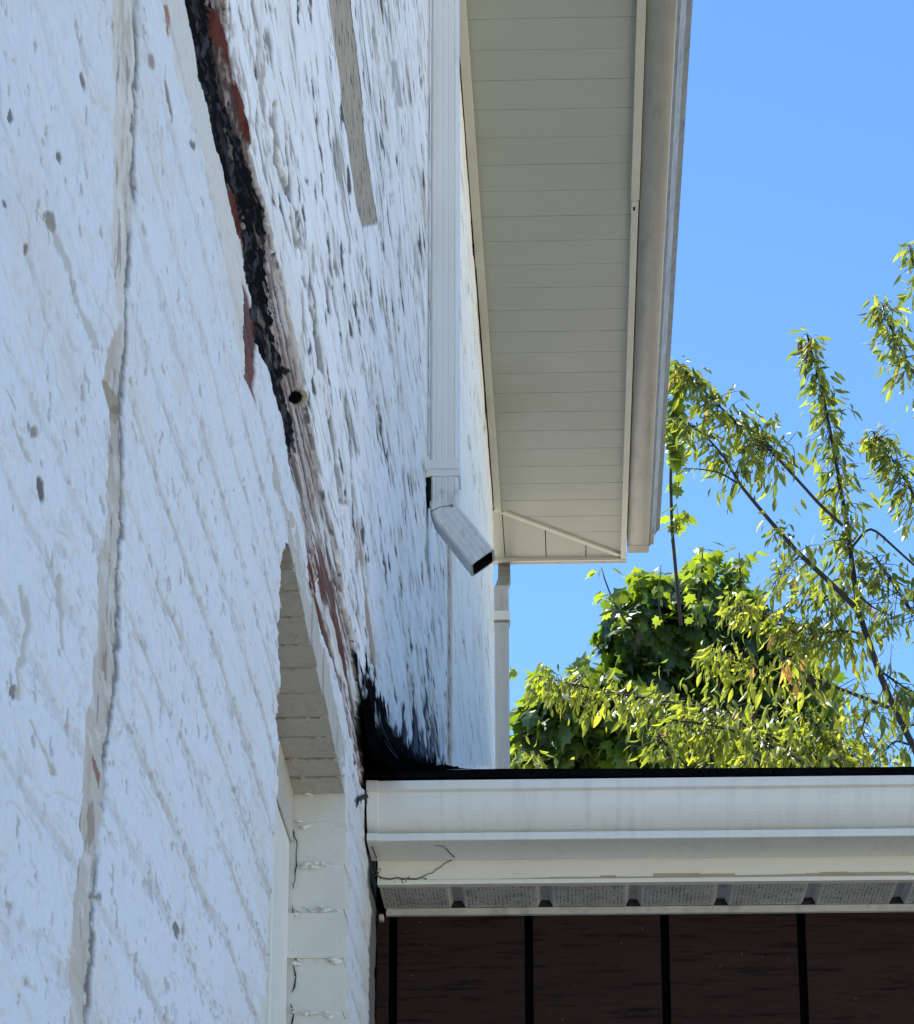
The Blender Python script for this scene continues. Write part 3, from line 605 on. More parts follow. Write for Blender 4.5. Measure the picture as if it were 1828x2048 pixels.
# wall channel, outer channel, mitre strip, far strip
b = MB()
b.prism([(AX2+0.004, HS-0.004), (AX2+0.036, HS-0.004), (AX2+0.036, HS+0.012), (AX2+0.004, HS+0.05)], 1, -6.5, 10.55)
b.prism([(AX2+0.006, HS-0.001), (AX2+0.036, HS-0.002), (AX2+0.036, HS+0.012), (AX2+0.006, HS+0.05)], 1, 10.553, 13.08)
b.build('soffit_trim', 'trim_metal', house, bevel=0.002)
b = MB()
b.prism([(XF-0.026, HS-0.004), (XF+0.003, HS-0.004), (XF+0.003, HS+0.16), (XF-0.001, HS+0.16), (XF-0.001, HS+0.004), (XF-0.026, HS+0.010)], 1, -6.6, 10.02)
b.prism([(XF-0.024, HS-0.001), (XF+0.001, HS-0.001), (XF+0.001, HS+0.16), (XF-0.003, HS+0.16), (XF-0.003, HS+0.006), (XF-0.024, HS+0.010)], 1, 10.035, YFE+0.006)
b.box((XF-0.022, 10.0, HS+0.001), (XF-0.004, 10.06, HS+0.006))
b.box((XF-0.017, 10.075, HS-0.0025), (XF-0.010, 10.105, HS+0.001), 1)
b.build('fascia', ['trim_metal', 'dark_inside'], house, bevel=0.0015)
b = MB()
dv = Vector((XF-cornx, YFE-corny, 0)).normalized(); nv = Vector((-dv.y, dv.x, 0))
p0 = Vector((cornx+0.02, corny+0.02, HS+0.002)); p1 = Vector((XF-0.03, YFE-0.045, HS+0.002)); hw = 0.014
b.add([p0+nv*hw, p0-nv*hw, p1-nv*hw, p1+nv*hw] + [v+Vector((0, 0, 0.012)) for v in (p0+nv*hw, p0-nv*hw, p1-nv*hw, p1+nv*hw)],
      [(0, 1, 2, 3), (7, 6, 5, 4), (0, 4, 5, 1), (1, 5, 6, 2), (2, 6, 7, 3), (3, 7, 4, 0)])
b.build('soffit_trim', 'trim_metal', house, bevel=0.002)
b = MB(); b.box((-9.5, YFE-0.012, HS-0.004), (XF-0.001, YFE+0.004, HS+0.16)); b.build('fascia', 'trim_metal', house, bevel=0.0015)
# K-style gutter on the eave, with the mitred corner and the far run
def gut_prof(x, z, s=1):
    return [(x, z+0.105), (x, z), (x+0.092, z), (x+0.096, z+0.003), (x+0.098, z+0.014), (x+0.108, z+0.022), (x+0.113, z+0.034), (x+0.118, z+0.055), (x+0.130, z+0.075),
            (x+0.138, z+0.088), (x+0.150, z+0.095), (x+0.152, z+0.112), (x+0.148, z+0.116), (x+0.140, z+0.112), (x+0.128, z+0.098), (x+0.110, z+0.06), (x+0.094, z+0.006), (x+0.004, z+0.006), (x+0.004, z+0.105)]
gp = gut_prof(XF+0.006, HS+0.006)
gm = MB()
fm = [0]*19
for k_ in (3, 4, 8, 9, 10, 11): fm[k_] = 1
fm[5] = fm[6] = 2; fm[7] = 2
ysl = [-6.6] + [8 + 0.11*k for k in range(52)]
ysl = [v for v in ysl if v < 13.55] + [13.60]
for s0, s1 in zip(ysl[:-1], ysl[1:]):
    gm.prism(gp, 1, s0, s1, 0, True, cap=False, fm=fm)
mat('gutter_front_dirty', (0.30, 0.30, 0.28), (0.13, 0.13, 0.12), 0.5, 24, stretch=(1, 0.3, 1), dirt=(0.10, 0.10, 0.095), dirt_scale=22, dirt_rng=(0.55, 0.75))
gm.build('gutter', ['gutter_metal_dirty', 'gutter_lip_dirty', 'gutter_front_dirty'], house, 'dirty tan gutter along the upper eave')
ge = MB()
gl = [(v[0], v[1]) for v in gp[:12]]
ge.add([(x, 13.602, z) for x, z in gl], [tuple(range(12))]); 
ge.box((XF+0.007, 13.54, HS+0.0045), (XF+0.105, 13.640, HS+0.013))
ge.box((XF+0.105, 13.45, HS+0.03), (XF+0.128, 13.60, HS+0.075))
ge.build('gutter_corner', 'gutter_metal_dirty', house, bevel=0.002)
b = MB(); b.box((-9.3, YFE+0.008, HS+0.02), (XF+0.004, YFE+0.10, HS+0.03)); b.build('gutter', 'gutter_metal_dirty', house)
# hip roof over the house
b = MB()
ze, zr = HS+0.135, HS+0.135+2.05
X0, X1, Y0, Y1 = -9.9, XF+0.02, -6.9, YFE+0.02
xm = (X0+X1)/2; hw_ = (X1-X0)/2
b.add([(X0, Y0, ze), (X1, Y0, ze), (X1, Y1, ze), (X0, Y1, ze), (xm, Y0+hw_, zr), (xm, Y1-hw_, zr)], [(0, 1, 4), (1, 2, 5, 4), (2, 3, 5), (3, 0, 4, 5)])
b.build('roof', 'shingle', house)

# ---- downspouts
RIB = 0.0010
def ds_prof(w, d, ribs=4):
    """corrugated rectangle, w along X, d along Y; ribs on the faces towards -Y and +Y"""
    P = []; n = 40
    for i in range(n+1):
        u = -w/2+0.004 + (w-0.008)*i/n
        P.append((u, -d/2 + RIB*max(0.0, math.cos(2*math.pi*ribs*i/n+math.pi))**3))
    r = 0.009; P = [q for q in P if abs(q[0]) < w/2-r]
    for cx_, cy_, a0 in ((w/2-r, -d/2+r, -90), (w/2-r, d/2-r, 0), (-w/2+r, d/2-r, 90), (-w/2+r, -d/2+r, 180)):
        P += [(cx_+r*math.cos(math.radians(a0+k*22.5)), cy_+r*math.sin(math.radians(a0+k*22.5))) for k in range(5)]
    return P
def sweep(b, prof, path, mi=0, smooth=True, scale=None):
    path = [Vector(p) for p in path]; R_ = []
    for i, p in enumerate(path):
        dirs = []
        if i > 0: dirs.append((path[i]-path[i-1]).normalized())
        if i < len(path)-1: dirs.append((path[i+1]-path[i]).normalized())
        t_ = sum(dirs, Vector()).normalized(); yv = Vector((0, 1, 0))
        xv = yv.cross(-t_) if True else None
        xv = (-t_).cross(yv)*-1; xv.normalize()
        if xv.x < 0: xv = -xv
        k = 1.0
        if len(dirs) == 2: k = 1/max(0.5, dirs[0].dot(t_))
        s_ = scale[i] if scale else 1.0
        R_.append([p + xv*(u*k*s_) + yv*(v*s_) for u, v in prof])
    n = len(prof); vs = [q for r in R_ for q in r]
    fs = [(i*n+k, i*n+(k+1) % n, (i+1)*n+(k+1) % n, (i+1)*n+k) for i in range(len(path)-1) for k in range(n)]
    b.add(vs, fs, mi, smooth); return R_
YD = 6.30
w_, d_ = 0.062, 0.078
XC = -0.2665; ycen = YD + d_/2
b = MB(); sweep(b, ds_prof(w_, d_), [(XC, ycen, 5.0), (XC, ycen, float(onY(np.array(880.0), np.array(935.0), YD)[2]))], 0, True)
dso = b.build('downspout', 'downspout_metal', house, 'white ribbed downspout with kicked-out lower elbow')
el = MB()
zt = float(onY(np.array(880.0), np.array(945.0), YD)[2]); zb = float(onY(np.array(880.0), np.array(1020.0), YD)[2])
XE = XC-0.0004; dirv = Vector((0.079, 0, -0.108)).normalized(); Lk = 0.142
mid = Vector((XE, ycen, zb+0.004)); d2v = (dirv+Vector((0, 0, -1))).normalized()
path = [(XE, ycen, zt), mid+Vector((0, 0, 0.010)), mid+Vector((0, 0, 0.010))+d2v*0.020, mid+Vector((0, 0, 0.010))+d2v*0.020+dirv*(Lk-0.014)]
rr = sweep(el, ds_prof(w_*1.0, d_*1.0), path, 0, True)
rr2 = sweep(el, ds_prof(w_-0.011, d_-0.011), path, 1, True)
n = len(rr[0]); base = len(el.v)
el.add([*rr[3], *rr2[3]], [(k, (k+1) % n, n+(k+1) % n, n+k) for k in range(n)], 0)
el.add([v - dirv*0.03 for v in rr2[3]], [tuple(range(n))], 1)
# rivet and crimp line at the bend
cpt = Vector((XE, YD-0.0005, zb+0.004))
el.tube([onY(np.array(862.0), np.array(1023.0), YD-0.0002), onY(np.array(880.0), np.array(1014.0), YD-0.0002), onY(np.array(902.0), np.array(1011.0), YD-0.0002)], 0.0011, 6, 2)
el.tube([Vector(onY(np.array(904.0), np.array(1011.0), YD+0.001)), Vector(onY(np.array(904.0), np.array(1011.0), YD-0.003))], 0.0036, 10, 2)
mat('seam_dark', (0.20, 0.19, 0.18), (0.28, 0.27, 0.25), 0.7, 40)
elo = el.build('elbow', ['elbow_metal', 'dark_inside', 'seam_dark'], dso, 'grubby lower elbow of the downspout')
stp = MB(); z0 = float(onY(np.array(880.0), np.array(953.0), YD)[2]); z1 = float(onY(np.array(880.0), np.array(919.0), YD)[2])
stp.box((XC-w_/2-0.0025, ycen-d_/2-0.0025, z0), (XC+w_/2+0.0025, ycen+d_/2+0.0025, z1))
zm = (z0+z1)/2
stp.box((XC-w_/2-0.003, YD-0.0045, zm-0.004), (XC+w_/2+0.003, YD-0.0027, zm-0.001))
stp.box((AX-0.004, YD-0.003, z0-0.002), (XC-w_/2-0.001, YD+0.004, z1+0.006))
stp.build('strap', 'downspout_metal', dso, bevel=0.001)
b = MB(); zq0 = float(onY(np.array(850.0), np.array(1000.0), YD)[2]); zq1 = float(onY(np.array(850.0), np.array(956.0), YD)[2])
b.box((AX-0.003, YD-0.004, zq0), (XC-w_/2+0.002, YD+0.05, zq1)); b.box((AX-0.012, YD-0.012, 2.52), (AX+0.0025, YD+0.01, 5.0), 1)
b.build('standoff', ['dark_inside', 'downspout_metal'], dso)
# far downspout at the corner
YD2 = 13.10; xc2 = (-0.3335-0.2702)/2; w2, d2 = 0.066, 0.07
b = MB()
zA = float(onY(np.array(1003.0), np.array(1168.0), YD2)[2])
sweep(b, ds_prof(w2, d2, 3), [(xc2, YD2+d2/2, zA-0.006), (xc2, YD2+d2/2, 2.9)], 0, True)
pr = [(-w2/2+0.006, -d2/2), (w2/2-0.004, -d2/2), (w2/2-0.004, d2/2), (-w2/2+0.006, d2/2)]
xq = lambda Y: float(onY(np.array(1008.0), np.array(1135.0), Y)[0])
pa = [(xq(13.90), 13.90, HS+0.10), (xq(13.82), 13.82, HS-0.02), (xq(YD2+0.05), YD2+0.05, zA+0.03), (xc2, YD2+d2/2, zA-0.012)]
vs_ = [(x+u, y+v, z) for x, y, z in pa for u, v in pr]
b.add(vs_, [(i*4+k, i*4+(k+1) % 4, i*4+4+(k+1) % 4, i*4+4+k) for i in range(3) for k in range(4)], 1)
mat('downspout_grey', (0.50, 0.50, 0.485), (0.43, 0.43, 0.415), 0.4, 6, stretch=(1, 1, 0.2), dirt=(0.30, 0.29, 0.27), dirt_scale=14, dirt_rng=(0.58, 0.85), dirt_stretch=(2, 2, 0.3))
mat('downspout_grime', (0.34, 0.335, 0.32), (0.24, 0.235, 0.22), 0.5, 10, dirt=(0.14, 0.13, 0.12), dirt_scale=14, dirt_rng=(0.5, 0.8))
fo = b.build('downspout', ['downspout_grey', 'downspout_grime'], house, 'slim grey-white downspout on the far corner of the wall')
b = MB(); z0 = float(onY(np.array(1003.0), np.array(1240.0), YD2)[2]); z1 = float(onY(np.array(1003.0), np.array(1222.0), YD2)[2])
b.box((xc2-w2/2-0.008, YD2-0.004, z0), (xc2+w2/2+0.005, YD2+d2, z1)); b.box((xc2-w2/2-0.001, YD2-0.002, z0-0.012), (xc2+w2/2+0.003, YD2+d2, z0-0.0005), 1); b.build('strap', ['downspout_metal', 'seam_dark'], fo, bevel=0.001)

# ------------------------------------------------------------------ GARAGE WING
YG = 4.45
gar = empty('garage_wing', (2.5, 4.75, GROUND), 'low brown-sided garage wing with white gutter and black shingle roof', 'garage')
XR = 2.05; XL = -0.304  # unseen right end of the wing kept short so more ground light bounces in
# siding: boards with black grooves
b = MB(); gx = [-0.279 + 0.2088*k for k in range(13)]; gw = 0.0065
ZS = 1.172
ed = [XL-0.0] + gx + [XR]
for i in range(len(ed)-1):
    x0 = ed[i] + (gw if i else 0); x1 = ed[i+1] - (gw if i < len(ed)-2 else 0)
    b.box((x0, 4.75, GROUND), (x1, 4.80, ZS))
b.box((XL, 4.765, GROUND), (XR-0.02, 4.798, ZS-0.002), 1)
b.box((XR-0.05, 4.81, GROUND), (XR, 12.6, ZS), 0); b.box((XL+0.01, 12.55, GROUND), (XR, 12.6, ZS), 0)
b.build('siding', ['brown_siding', 'groove_black'], gar, bevel=0.0015)
b = MB(); rn = random.Random(3)                     # paint specks and cobweb crumbs on the boards
for k in range(34):
    x = rn.uniform(-0.27, 0.7); z = rn.choice([rn.uniform(1.02, 1.16), rn.uniform(0.92, 1.16)]); r = rn.uniform(0.0003, 0.0008)
    b.box((x-r, 4.7485, z-r), (x+r*rn.uniform(0.8, 2), 4.7500, z+r))
mat('speck', (0.22, 0.18, 0.16), (0.10, 0.075, 0.065), 0.9, 200)
b.build('paint_specks', 'speck', gar)['kind'] = 'stuff'
# fascia
YF_, ZF0, ZF1 = 4.585, 1.172, 1.29
XFL = -0.293
b = MB(); b.box((XFL, YF_, ZF0), (XR+0.1, YF_+0.018, ZF1))
b.box((XFL, YF_-0.003, ZF0-0.001), (XR+0.1, YF_-0.0005, ZF0+0.0055), 0)
rf = random.Random(11); x = -0.22
while x < 1.2:
    l_ = rf.uniform(0.02, 0.07); h_ = rf.uniform(0.0035, 0.0078)*min(1, max(0.15, (x+0.2)*3)); b.box((x, YF_-0.0012, ZF0+0.0055), (x+l_, YF_-0.0004, ZF0+0.0055+h_), 1); x += l_
b.build('fascia', ['fascia_metal', 'fascia_stain'], gar, bevel=0.0008)
# crawl line of dried vine on fascia and gutter bottom
b = MB()
def fpt(x, y, Y=YF_-0.002): return onY(np.array(float(x)), np.array(float(y)), Y)
vine = [(745,1728),(752,1740),(756,1752),(768,1757),(780,1758),(795,1756),(806,1758),(818,1756),(832,1758),(845,1755),(855,1750),(866,1746),(872,1738),(880,1735),(890,1728),(902,1722),(909,1716)]
rv = random.Random(2)
b.tube([fpt(x+rv.uniform(-1, 1), y+rv.uniform(-1.5, 1.5)) for x, y in vine], [0.0005]*2+[0.0011]*8+[0.0007]*7, 6)
for k in range(26):
    x, y = vine[rv.randrange(1, 10)]; r = rv.uniform(0.0008, 0.0022)
    p = Vector(fpt(x+rv.uniform(-8, 8), y+rv.uniform(-3, 6))); b.tube([p, p+Vector((rv.uniform(-.004, .004), -0.0005, rv.uniform(-.004, .002)))], [r, r*0.3], 5)
zb_ = 1.2085
def upt(x, y): return onZ(np.array(float(x)), np.array(float(y)), zb_-0.0008)
b.tube([upt(909, 1715), upt(900, 1706), upt(892, 1697), upt(885, 1692), upt(870, 1691)], [0.0011, 0.0009, 0.0008, 0.0007, 0.0005], 5)
b.tube([upt(744, 1693), upt(750, 1708), upt(753, 1716)], 0.001, 5)
b.build('dried_vine', 'vine_brown', gar, 'thin dark dried vine stuck to the fascia')
# K gutter seen from the front
zt_ = 1.2945
prof = [(YG+0.006, zt_), (YG-0.001, zt_-0.001), (YG-0.002, zt_-0.0150), (YG+0.007, zt_-0.0168), *[(YG+0.0072+0.042*(t**2.6), zt_-0.018-0.0550*(1-(1-t)**1.25)) for t in np.linspace(0.05, 1, 12)],
        (YG+0.024, zt_-0.0740), (YG+0.022, zt_-0.0855), (YG+0.028, zt_-0.0865), (YF_-0.002, zt_-0.0865), (YF_-0.002, zt_-0.01), (YF_-0.005, zt_-0.01), (YF_-0.005, zt_-0.082), (YG+0.048, zt_-0.082), (YG+0.036, zt_-0.06), (YG+0.012, zt_-0.020)]
b = MB(); XG = -0.300
xg = [XG] + [XG+0.06+0.31*k for k in range(9)]
for s0, s1 in zip(xg[:-1], xg[1:]): b.prism(prof, 0, s0, s1, 0, False, cap=False)
gut = b.build('gutter', 'gutter_metal', gar, None, bevel=0.0012)
for p_ in gut.data.polygons: p_.use_smooth = False
b = MB(); capp = [(y-0.0016, z+0.0004) for y, z in prof[:19]] + [(YF_-0.003, zt_-0.087), (YF_-0.003, zt_-0.006)]
capp = [(y, z) for y, z in capp]
b.prism(capp, 0, XG-0.002, XG+0.015, 0); b.build('end_cap', 'gutter_metal', gut, bevel=0.0008)
# vented soffit panels with ribs and perforations
ZV = 1.1745
b = MB(); pw = 0.1345; x = XFL+0.006; ch = 0.0
rp = random.Random(5)
xs_ = []
x = -0.299 + (928-745)*0.000775 - 0.1352
x = float(onY(np.array(912.0), np.array(1790.0), 4.66)[0]) - 0.1345
while x < XR: xs_.append(x); x += 0.1345
yA, yB = YF_+0.019, 4.748
for x in xs_:
    x0, x1 = x, x+0.1345
    if x0 < -0.29: x0 = -0.292
    fx0, fx1 = (x0+0.012 if x0 > -0.28 else -0.2915), x1-0.012
    b.box((fx0, yA, ZV), (fx1, yB, ZV+0.004), 0)
    # rib: two bevelled sides and a raised bottom
    b.quad((fx1, yA, ZV), (x1-0.006, yA, ZV+0.011), (x1-0.006, yB, ZV+0.011), (fx1, yB, ZV), 2)
    b.quad((x1-0.006, yA, ZV+0.011), (x1+0.006, yA, ZV+0.011), (x1+0.006, yB, ZV+0.011), (x1-0.006, yB, ZV+0.011), 0)
    b.quad((x1+0.006, yA, ZV+0.011), (x1+0.012, yA, ZV), (x1+0.012, yB, ZV), (x1+0.006, yB, ZV+0.011), 2)
    b.box((x1-0.010, yB-0.004, ZV-0.0005), (x1+0.010, yB-0.002, ZV+0.0115), 1)
    if x0 > 1.2: continue
    nx, ny = 18, 14
    for i in range(nx):
        for j in range(ny):
            if rp.random() < 0.16: continue
            hx = fx0+0.006+(fx1-fx0-0.012)*i/(nx-1)+rp.uniform(-.0006, .0006); hy = yA+0.014+(yB-yA-0.03)*(j+0.5*(i % 2))/(ny-0.5)
            r = rp.uniform(0.0007, 0.0017)
            b.add([(hx+r*1.0*math.cos(t*math.pi/3), hy+1.7*r*math.sin(t*math.pi/3), ZV-0.0004) for t in range(6)], [tuple(range(6))], 1)
b.build('vented_soffit', ['vent_panel', 'vent_hole', 'vent_rib'], gar)
b = MB(); b.box((XFL-0.005, yA, ZV+0.014), (XR, 4.80, ZV+0.02)); b.build('soffit_backing', 'dark_inside', gar)
b = MB(); b.box((-0.289, 4.738, ZV-0.012), (XR, 4.7495, ZV-0.0012)); b.build('soffit_trim', 'vent_panel', gar, bevel=0.001)
b = MB(); b.box((-0.300, 4.728, ZV-0.022), (-0.292, 4.745, ZV-0.012)); b.build('trim_scrap', 'trim_metal', gar, bevel=0.002)
# roof sheet with lapped courses of shingles
def roof_z(X, Y):
    s = 0.2945 - 0.0008*np.clip((X+0.3)/1.2, 0, 1.5)
    return 1.2975 + s*(Y-YG) - 0.004*np.clip((X+0.3)/1.2, 0, 1)
b = MB(); rr_ = random.Random(8); yc = 4.47; k = 0
YRIDGE = 12.6
while yc < YRIDGE:
    y2 = min(yc+0.145, YRIDGE+0.02); x = XL+0.002 - (k % 2)*0.15
    while x < XR+0.1:
        x2 = x+0.30; xa, xb = max(x, XL+0.002), min(x2, XR+0.1)-0.004
        if xb > xa:
            l_ = rr_.uniform(0, 0.003)
            za, zb2 = roof_z(xa, yc), roof_z(xb, yc); zc, zd = roof_z(xb, y2), roof_z(xa, y2)
            b.add([(xa, yc, za+0.009+l_), (xb, yc, zb2+0.009+l_), (xb, y2, zc+0.003), (xa, y2, zd+0.003), (xa, yc, za), (xb, yc, zb2)],
                  [(0, 1, 2, 3), (4, 5, 1, 0)])
        x = x2
    yc += 0.143; k += 1
b.add([(XL, YG+0.02, roof_z(XL, YG)-0.004), (XR+0.1, YG+0.02, roof_z(XR, YG)-0.004), (XR+0.1, YRIDGE, roof_z(XR, YRIDGE)-0.003), (XL, YRIDGE, roof_z(XL, YRIDGE)-0.003), (XR+0.1, 19.5, 1.3), (AX2-0.0, 19.5, 1.3)], [(0, 1, 2, 3), (3, 2, 4, 5)])
b.build('roof', 'shingle', gar)
# tarred flashing turned up against the wall, curling out over the roof
fl = MB()
fpts = [(726,1358),(735,1380),(748,1410),(762,1440),(776,1470),(792,1490),(812,1508),(838,1520),(870,1527),(915,1531)]
tops = sorted([onX(np.array(float(x)), np.array(float(y)), AX+0.004) for x, y in fpts], key=lambda p: p[1])
ty = np.array([p[1] for p in tops]); tz = np.array([p[2] for p in tops]); rows = []
for Y in np.linspace(ty[0], ty[-1], 110):
    n1 = float(fbm(np.array(Y*9.0), np.array(0.3), 201, 4, 0.6))-0.5
    rz = float(roof_z(AX, Y))+0.012; zt__ = float(np.interp(Y, ty, tz)); zt__ = rz + max(0.004, (zt__-rz)*(0.80 + 0.8*n1)); r_ = []
    for t in np.linspace(0, 1, 7):
        z = zt__*(1-t)+rz*t; wr = (float(fbm(np.array(Y*14.0), np.array(t*4.0), 202, 3))-0.5)*0.030*min(1, t*3+0.15)
        r_.append((AX+0.003+0.045*t**3+max(wr, -0.002), Y, z))
    rows.append(r_)
fv = [q for r in rows for q in r]; nf = 7
fl.add(fv, [(i*nf+k, (i+1)*nf+k, (i+1)*nf+k+1, i*nf+k+1) for i in range(len(rows)-1) for k in range(nf-1)], 0, True)
for sset in ([(757,1438),(766,1466),(780,1490),(797,1515)], [(768,1480),(782,1502),(800,1522)], [(752,1425),(770,1465),(776,1480)]):
    P = [onX(np.array(float(x)), np.array(float(y)), AX+0.014) for x, y in sset]; fl.tube(P, [0.0004, 0.0008, 0.0007, 0.0003][:len(P)], 5, 1)
mat('tar_edge', (0.10, 0.095, 0.09), (0.05, 0.05, 0.05), 0.6, 60)
fl.build('flashing', ['roof_tar', 'tar_edge'], gar, 'black tarred flashing curled up against the white wall')

# ------------------------------------------------------------------ scrap of debris at the gutter end
b = MB()
dp = lambda x, y: onY(np.array(float(x)), np.array(float(y)), float(np.interp(x, [713, 736], [4.25, 4.44])))
b.tube([dp(713, 1616), dp(715, 1604), dp(716, 1593)], [0.0004, 0.0022, 0.001], 6)
b.tube([dp(714, 1603), dp(719, 1598), dp(726, 1595), dp(732, 1591), dp(736, 1596)], [0.0012, 0.0026, 0.0032, 0.0028, 0.0008], 7)
b.tube([dp(734, 1598), dp(734, 1606), dp(731, 1611)], [0.0006, 0.0005, 0.0003], 5)
b.tube([dp(722, 1595), dp(722, 1608)], [0.0018, 0.0004], 5)
deb = b.build('debris_scrap', 'debris')
tag(deb, 'small black curled scrap of debris caught between wall and gutter end', 'debris')

# ------------------------------------------------------------------ TREES
def leaf_template(kind):
    if kind == 'maple':
        pts = [(0, 0)]
        out = [(-0.10, -0.02), (-0.30, -0.10), (-0.28, 0.10), (-0.52, 0.26), (-0.34, 0.42), (-0.36, 0.62), (-0.14, 0.60), (0, 1.0), (0.14, 0.60), (0.36, 0.62), (0.34, 0.42), (0.52, 0.26), (0.28, 0.10), (0.30, -0.10), (0.10, -0.02)]
        v = [(0, 0.3, 0.03)] + [(x, y, -0.16*abs(x) - 0.14*max(0, y-0.4)) for x, y in out]
        f = [(0, i, i+1) for i in range(1, len(out))] + [(0, len(out), 1)]
        return np.array(v, float), np.array(f)
    v = []; f = []
    prof = [(0.0, 0.012), (0.18, 0.09), (0.42, 0.15), (0.68, 0.12), (0.88, 0.055), (1.0, 0.0)]
    for y, w0 in prof:
        z = -0.42*y*y
        v += [(-w0, y, z+0.35*w0), (0, y, z), (w0, y, z+0.35*w0)]
    for i in range(len(prof)-1):
        a = i*3
        for (p, q_) in ((0, 1), (1, 2)):
            f.append((a+p, a+q_, a+3+q_)); f.append((a+p, a+3+q_, a+3+p))
    return np.array(v, float), np.array(f)
def leaves_mesh(name, kind, P, DIR, NRM, S, VAR, m):
    T, F = leaf_template(kind); n = len(P)
    d = DIR/np.linalg.norm(DIR, axis=1, keepdims=True)
    x = np.cross(d, NRM); x /= np.linalg.norm(x, axis=1, keepdims=True)+1e-9; z = np.cross(x, d)
    V_ = P[:, None, :] + S[:, None, None]*(T[None, :, 0:1]*x[:, None, :] + T[None, :, 1:2]*d[:, None, :] + T[None, :, 2:3]*z[:, None, :])
    Fq = (F[None] + (np.arange(n)*len(T))[:, None, None]).reshape(-1, 3)
    return np_mesh(name, V_.reshape(-1, 3), Fq, [m], False, None, np.repeat(VAR, len(T)))
RG = np.random.default_rng(12)
def pt(x, y, Y): return onY(np.array(float(x)), np.array(float(y)), Y)

# ---- maple
YM = 19.0
mp = empty('maple_tree', (1.4, YM, GROUND), 'bushy tree with large dark green lobed leaves behind the garage roof', 'tree')
u_ = YM/FOC*1.07
LOB = [(1300,1255,105,100,0,520),(1400,1260,130,130,0.25,760),(1480,1330,130,140,0.35,560),(1330,1370,130,110,0.2,460),(1560,1400,110,110,0.3,360),(1590,1490,90,90,0.2,260),(1150,1440,110,85,-0.2,480),(1230,1500,110,80,0.0,420),(1090,1500,75,70,-0.2,260),(1420,1480,150,90,0.1,420),(1180,1390,70,50,-0.2,130),(1640,1500,50,70,0.2,130),(1290,1470,90,80,-0.4,220)]
PL = []; DL = []; NL = []; SL = []; VL = []
for cx_, cy_, rx, ry, dy, n in LOB:
    q = RG.normal(size=(n, 3)); q /= np.linalg.norm(q, axis=1, keepdims=True); rad = RG.uniform(0.55, 1.03, n)**0.7
    lump = 1 + 0.22*np.sin(q[:, 0]*7+cx_) * np.cos(q[:, 2]*6+cy_)
    q = q*rad[:, None]*lump[:, None]
    c = pt(cx_, cy_, YM+dy)
    p = c + np.stack([q[:, 0]*rx*u_, q[:, 1]*(rx+ry)*0.5*u_*1.1, q[:, 2]*ry*u_], -1)
    PL.append(p); out = q/np.maximum(np.linalg.norm(q, axis=1, keepdims=True), 1e-6)
    DL.append(out*0.5 + np.array([0, 0, -0.75]) + RG.normal(size=(n, 3))*0.35); NL.append(out*0.6 + np.array([0, 0, 0.7]) + RG.normal(size=(n, 3))*0.35)
    SL.append(RG.uniform(0.08, 0.165, n)); VL.append(np.clip(RG.uniform(0, 0.35, n) + 0.9*np.clip(q@np.array([-0.45, -0.1, 0.88])-0.45, 0, 1), 0, 1))  # leaves on the sunward top made paler, sunlight put into their colour
stems = MB()
def shoot(pts, r0, n, spread, smin, smax, Y=YM-0.6):
    P = [Vector(pt(x, y, Y)) for x, y in pts]
    stems.tube(P, list(np.linspace(r0, r0*0.45, len(P))), 6)
    A = np.array([tuple(p) for p in P]); tq = RG.uniform(0.05, 1, n)*(len(A)-1); i = np.minimum(tq.astype(int), len(A)-2)
    p = A[i] + (A[i+1]-A[i])*(tq-i)[:, None]; off = RG.normal(size=(n, 3)); off[:, 2] *= 0.4
    p = p + off*spread; PL.append(p); DL.append(off*np.array([1, 1, 0.3])*0.6 + np.array([0, 0, -0.8])); NL.append(off + np.array([0, 0, 0.9]))
    SL.append(RG.uniform(smin, smax, n)); VL.append(RG.uniform(0.3, 0.9, n))
shoot([(1395,1240),(1398,1180),(1405,1130),(1404,1095)], 0.010, 46, 0.055, 0.05, 0.11)
shoot([(1482,1260),(1482,1200),(1480,1140),(1478,1105)], 0.009, 34, 0.035, 0.05, 0.10)
shoot([(1320,1240),(1318,1180),(1322,1130)], 0.007, 12, 0.04, 0.05, 0.09)
shoot([(1255,1250),(1225,1200),(1210,1160),(1203,1135)], 0.007, 14, 0.035, 0.06, 0.12)
shoot([(1095,1400),(1090,1360),(1085,1335)], 0.007, 18, 0.05, 0.06, 0.1)
shoot([(1170,1400),(1165,1350),(1172,1335)], 0.007, 22, 0.07, 0.06, 0.1)
# tall bare shoot beside the eave with leaves near its top
P = [(1362,1250),(1353,1160),(1344,1060),(1341,960),(1345,860),(1350,760),(1352,720)]
stems.tube([pt(x, y, YM-0.8) for x, y in P], [0.012, 0.0115, 0.011, 0.010, 0.009, 0.007, 0.004], 7)
shoot([(1347,945),(1350,880),(1353,820),(1355,770),(1356,735)], 0.004, 150, 0.034, 0.06, 0.11, YM-0.8)
shoot([(1352,1062),(1356,1035),(1354,1012)], 0.003, 18, 0.03, 0.06, 0.11, YM-0.8)
shoot([(1356,975),(1358,958)], 0.003, 5, 0.015, 0.06, 0.09, YM-0.8)
shoot([(1022,1345),(1021,1330)], 0.002, 3, 0.01, 0.06, 0.09, YM-0.8)
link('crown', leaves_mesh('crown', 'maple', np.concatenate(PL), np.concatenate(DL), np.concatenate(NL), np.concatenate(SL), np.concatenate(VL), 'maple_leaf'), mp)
root = Vector((1.5, YM+0.2, GROUND))
stems.tube([root, root+Vector((0.05, 0, 2.2)), Vector(pt(1420, 1560, YM+0.2)), Vector(pt(1400, 1420, YM+0.1)), Vector(pt(1390, 1280, YM))], [0.14, 0.11, 0.075, 0.045, 0.02], 9)
